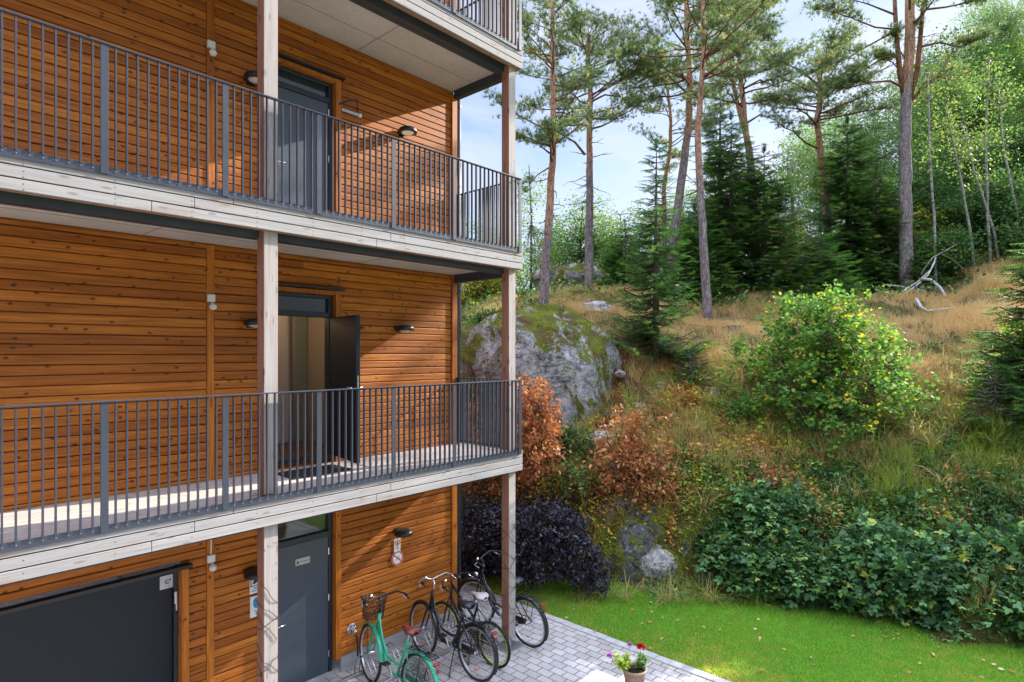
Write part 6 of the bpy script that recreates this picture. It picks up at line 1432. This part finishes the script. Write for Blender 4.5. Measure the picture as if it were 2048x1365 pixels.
# ------------------------------------------------------------------ grass and undergrowth of the slope (nobody could count it)
rng = np.random.default_rng(77)
def field(n, pxa, pxb, da, db, pw=1.0):
    d = da + (db - da) * rng.random(n) ** pw; px = rng.uniform(pxa, pxb, n); r = (px - 1024) / F * d
    return px, d, d * CT + r * ST, d * ST - r * CT
px, d, x, y = field(350000, 930, 2180, 9.0, 22.5, 1.0)
h0 = H0(x, y); n1 = snoise(x, y, 1.1, 4, 5); n2 = snoise(x, y, 2.6, 3, 6)
steep = (H0(x + .15*CT, y + .15*ST) - h0) / .15
p = np.clip(.75 + n2 * .9, .08, 1) * np.where(steep > 4, .6, 1) * np.where(d > 21, .5, 1) * np.where((px < 1240) & (d < 16.8), .45, 1) * np.where((d < 13.9) & (px < 1750), .5, 1)
pt = P(1812, 586, 21); ok = (rng.random(len(x)) < p) & (np.hypot(x - pt.x, y - pt.y) > 1.9) & (h0 > .25) & ~((x < UE + .3) & (y > VW)); px, d, x, y, n1, n2 = [q_[ok] for q_ in (px, d, x, y, n1, n2)]; n = len(x)
lo = np.clip((14.3 - d) / 2.2, 0, 1); rt = np.clip((px - 1850) / 150, 0, 1)
col = np.clip(.20 + .30 * lo + n1 * .34 + rng.normal(0, .12, n) + np.where((d < 14.5) & (px > 1350) & (px < 1560), .12, 0) + np.where((d < 11.6) & (px > 1650), .35, 0), 0, 1)
ln = (.15 + .17 * rng.random(n)) * (1 + .55 * np.clip(n2, -.5, 1)) * (1 + .45 * rt) * np.where(d > 17, .8, 1.0)
lean = snoise(x, y, 2.0, 2, 7)
dirs = np.stack([rng.normal(0, .38, n) + lean * .6 - .10, rng.normal(0, .38, n) + .1, np.full(n, 1.0)], 1)
V = scatter([(0, -.017, 0), (0, .017, 0), (.6, .012, .06), (.6, -.012, .06), (1, 0, .24)], BLADE_F, np.stack([x, y, HT(x, y) - .02], 1), dirs, rng.uniform(0, 6.28, n), ln, rng, col)
o = npmesh('hill_grass', V[0], V[1], V[2], M_HGRASS, None, V[3]); tag(o, 'dry tan and olive grass covering the slope above the bank', 'grass', kind='stuff')
# long hanging tufts
nt = 380; px, d, x, y = field(nt, 1150, 2100, 10.2, 14.6, .9); k = 34
X = np.repeat(x, k) + rng.normal(0, .05, nt*k); Y = np.repeat(y, k) + rng.normal(0, .05, nt*k)
dirs = np.stack([rng.normal(0, .8, nt*k) - .25, rng.normal(0, .8, nt*k) + .05, np.full(nt*k, .9)], 1); cc = np.clip(np.repeat(rng.choice([.12, .45, .62, .8, .9], nt), k) + rng.normal(0, .08, nt*k), 0, 1)
V = scatter([(0, -.010, 0), (0, .010, 0), (.4, .010, .10), (.4, -.010, .10), (.75, .007, .05), (.75, -.007, .05), (1, 0, -.14)], [(0, 1, 2, 3), (3, 2, 4, 5), (5, 4, 6)], np.stack([X, Y, HT(X, Y) - .03], 1), dirs, np.full(nt*k, 0.0) + rng.normal(0, .3, nt*k), np.repeat(rng.uniform(.3, .68, nt), k) * rng.uniform(.6, 1.1, nt*k), rng, cc)
o = npmesh('long_grass_tufts', V[0], V[1], V[2], M_HGRASS, None, V[3]); tag(o, 'long arching grass tufts hanging over the rock bank', 'grass', kind='stuff')
# leafy undergrowth
px, d, x, y = field(170000, 930, 2180, 8.9, 15.2, 1.0); n1 = snoise(x, y, 1.6, 3, 8); n2 = snoise(x, y, 3.1, 3, 9)
ok = (rng.random(len(x)) < np.clip(.30 + n2 * .95 + np.clip((13 - d) * .18, 0, .4), .02, 1)) & (H0(x, y) > .3) & ~((px < 1230) & (d > 13.4)) & ~((x < UE + .3) & (y > VW)); px, d, x, y, n1, n2 = [q_[ok] for q_ in (px, d, x, y, n1, n2)]; n = len(x)
cen = np.where(px < 1230, .32, np.where(px < 1380, .36, np.where(px < 1640, .42, .78))); cen = cen + np.where((d < 11.9) & (px > 1350), .28, 0)
cc = np.clip(cen + n1 * .34 + rng.normal(0, .12, n), 0, 1); hh = rng.random(n) ** 1.4 * (.08 + .26 * np.clip(n2 + .4, 0, 1))
V = scatter(LEAF, LEAF_F, np.stack([x, y, HT(x, y) + hh], 1), np.stack([rng.normal(size=n), rng.normal(size=n), rng.normal(0, .5, n)], 1), rng.uniform(-.8, .8, n), rng.uniform(.04, .095, n), rng, cc)
o = npmesh('undergrowth', V[0], V[1], V[2], M_UNDER_L, None, V[3]); tag(o, 'brown, yellow and green leafy undergrowth on the steep bank', 'undergrowth', kind='stuff')
# green ground cover under the far wood
px, d, x, y = field(26000, 930, 2200, 18.5, 30, 1.0); n1 = snoise(x, y, .9, 3, 10); ok = (rng.random(len(x)) < np.clip(.5 + n1, .1, 1)) & ~((x < UE + .3) & (y > VW)); px, d, x, y = [q_[ok] for q_ in (px, d, x, y)]; n = len(x)
V = scatter(LEAF, LEAF_F, np.stack([x, y, HT(x, y) + rng.random(n) * .7 * rng.random(n)], 1), rng.normal(size=(n, 3)), rng.uniform(-.8, .8, n), rng.uniform(.08, .17, n), rng, np.clip(rng.normal(.82, .13, n), 0, 1))
o = npmesh('forest_floor_plants', V[0], V[1], V[2], M_UNDER_L, None, V[3]); tag(o, 'green low plants on the floor of the wood behind the crest', 'undergrowth', kind='stuff')
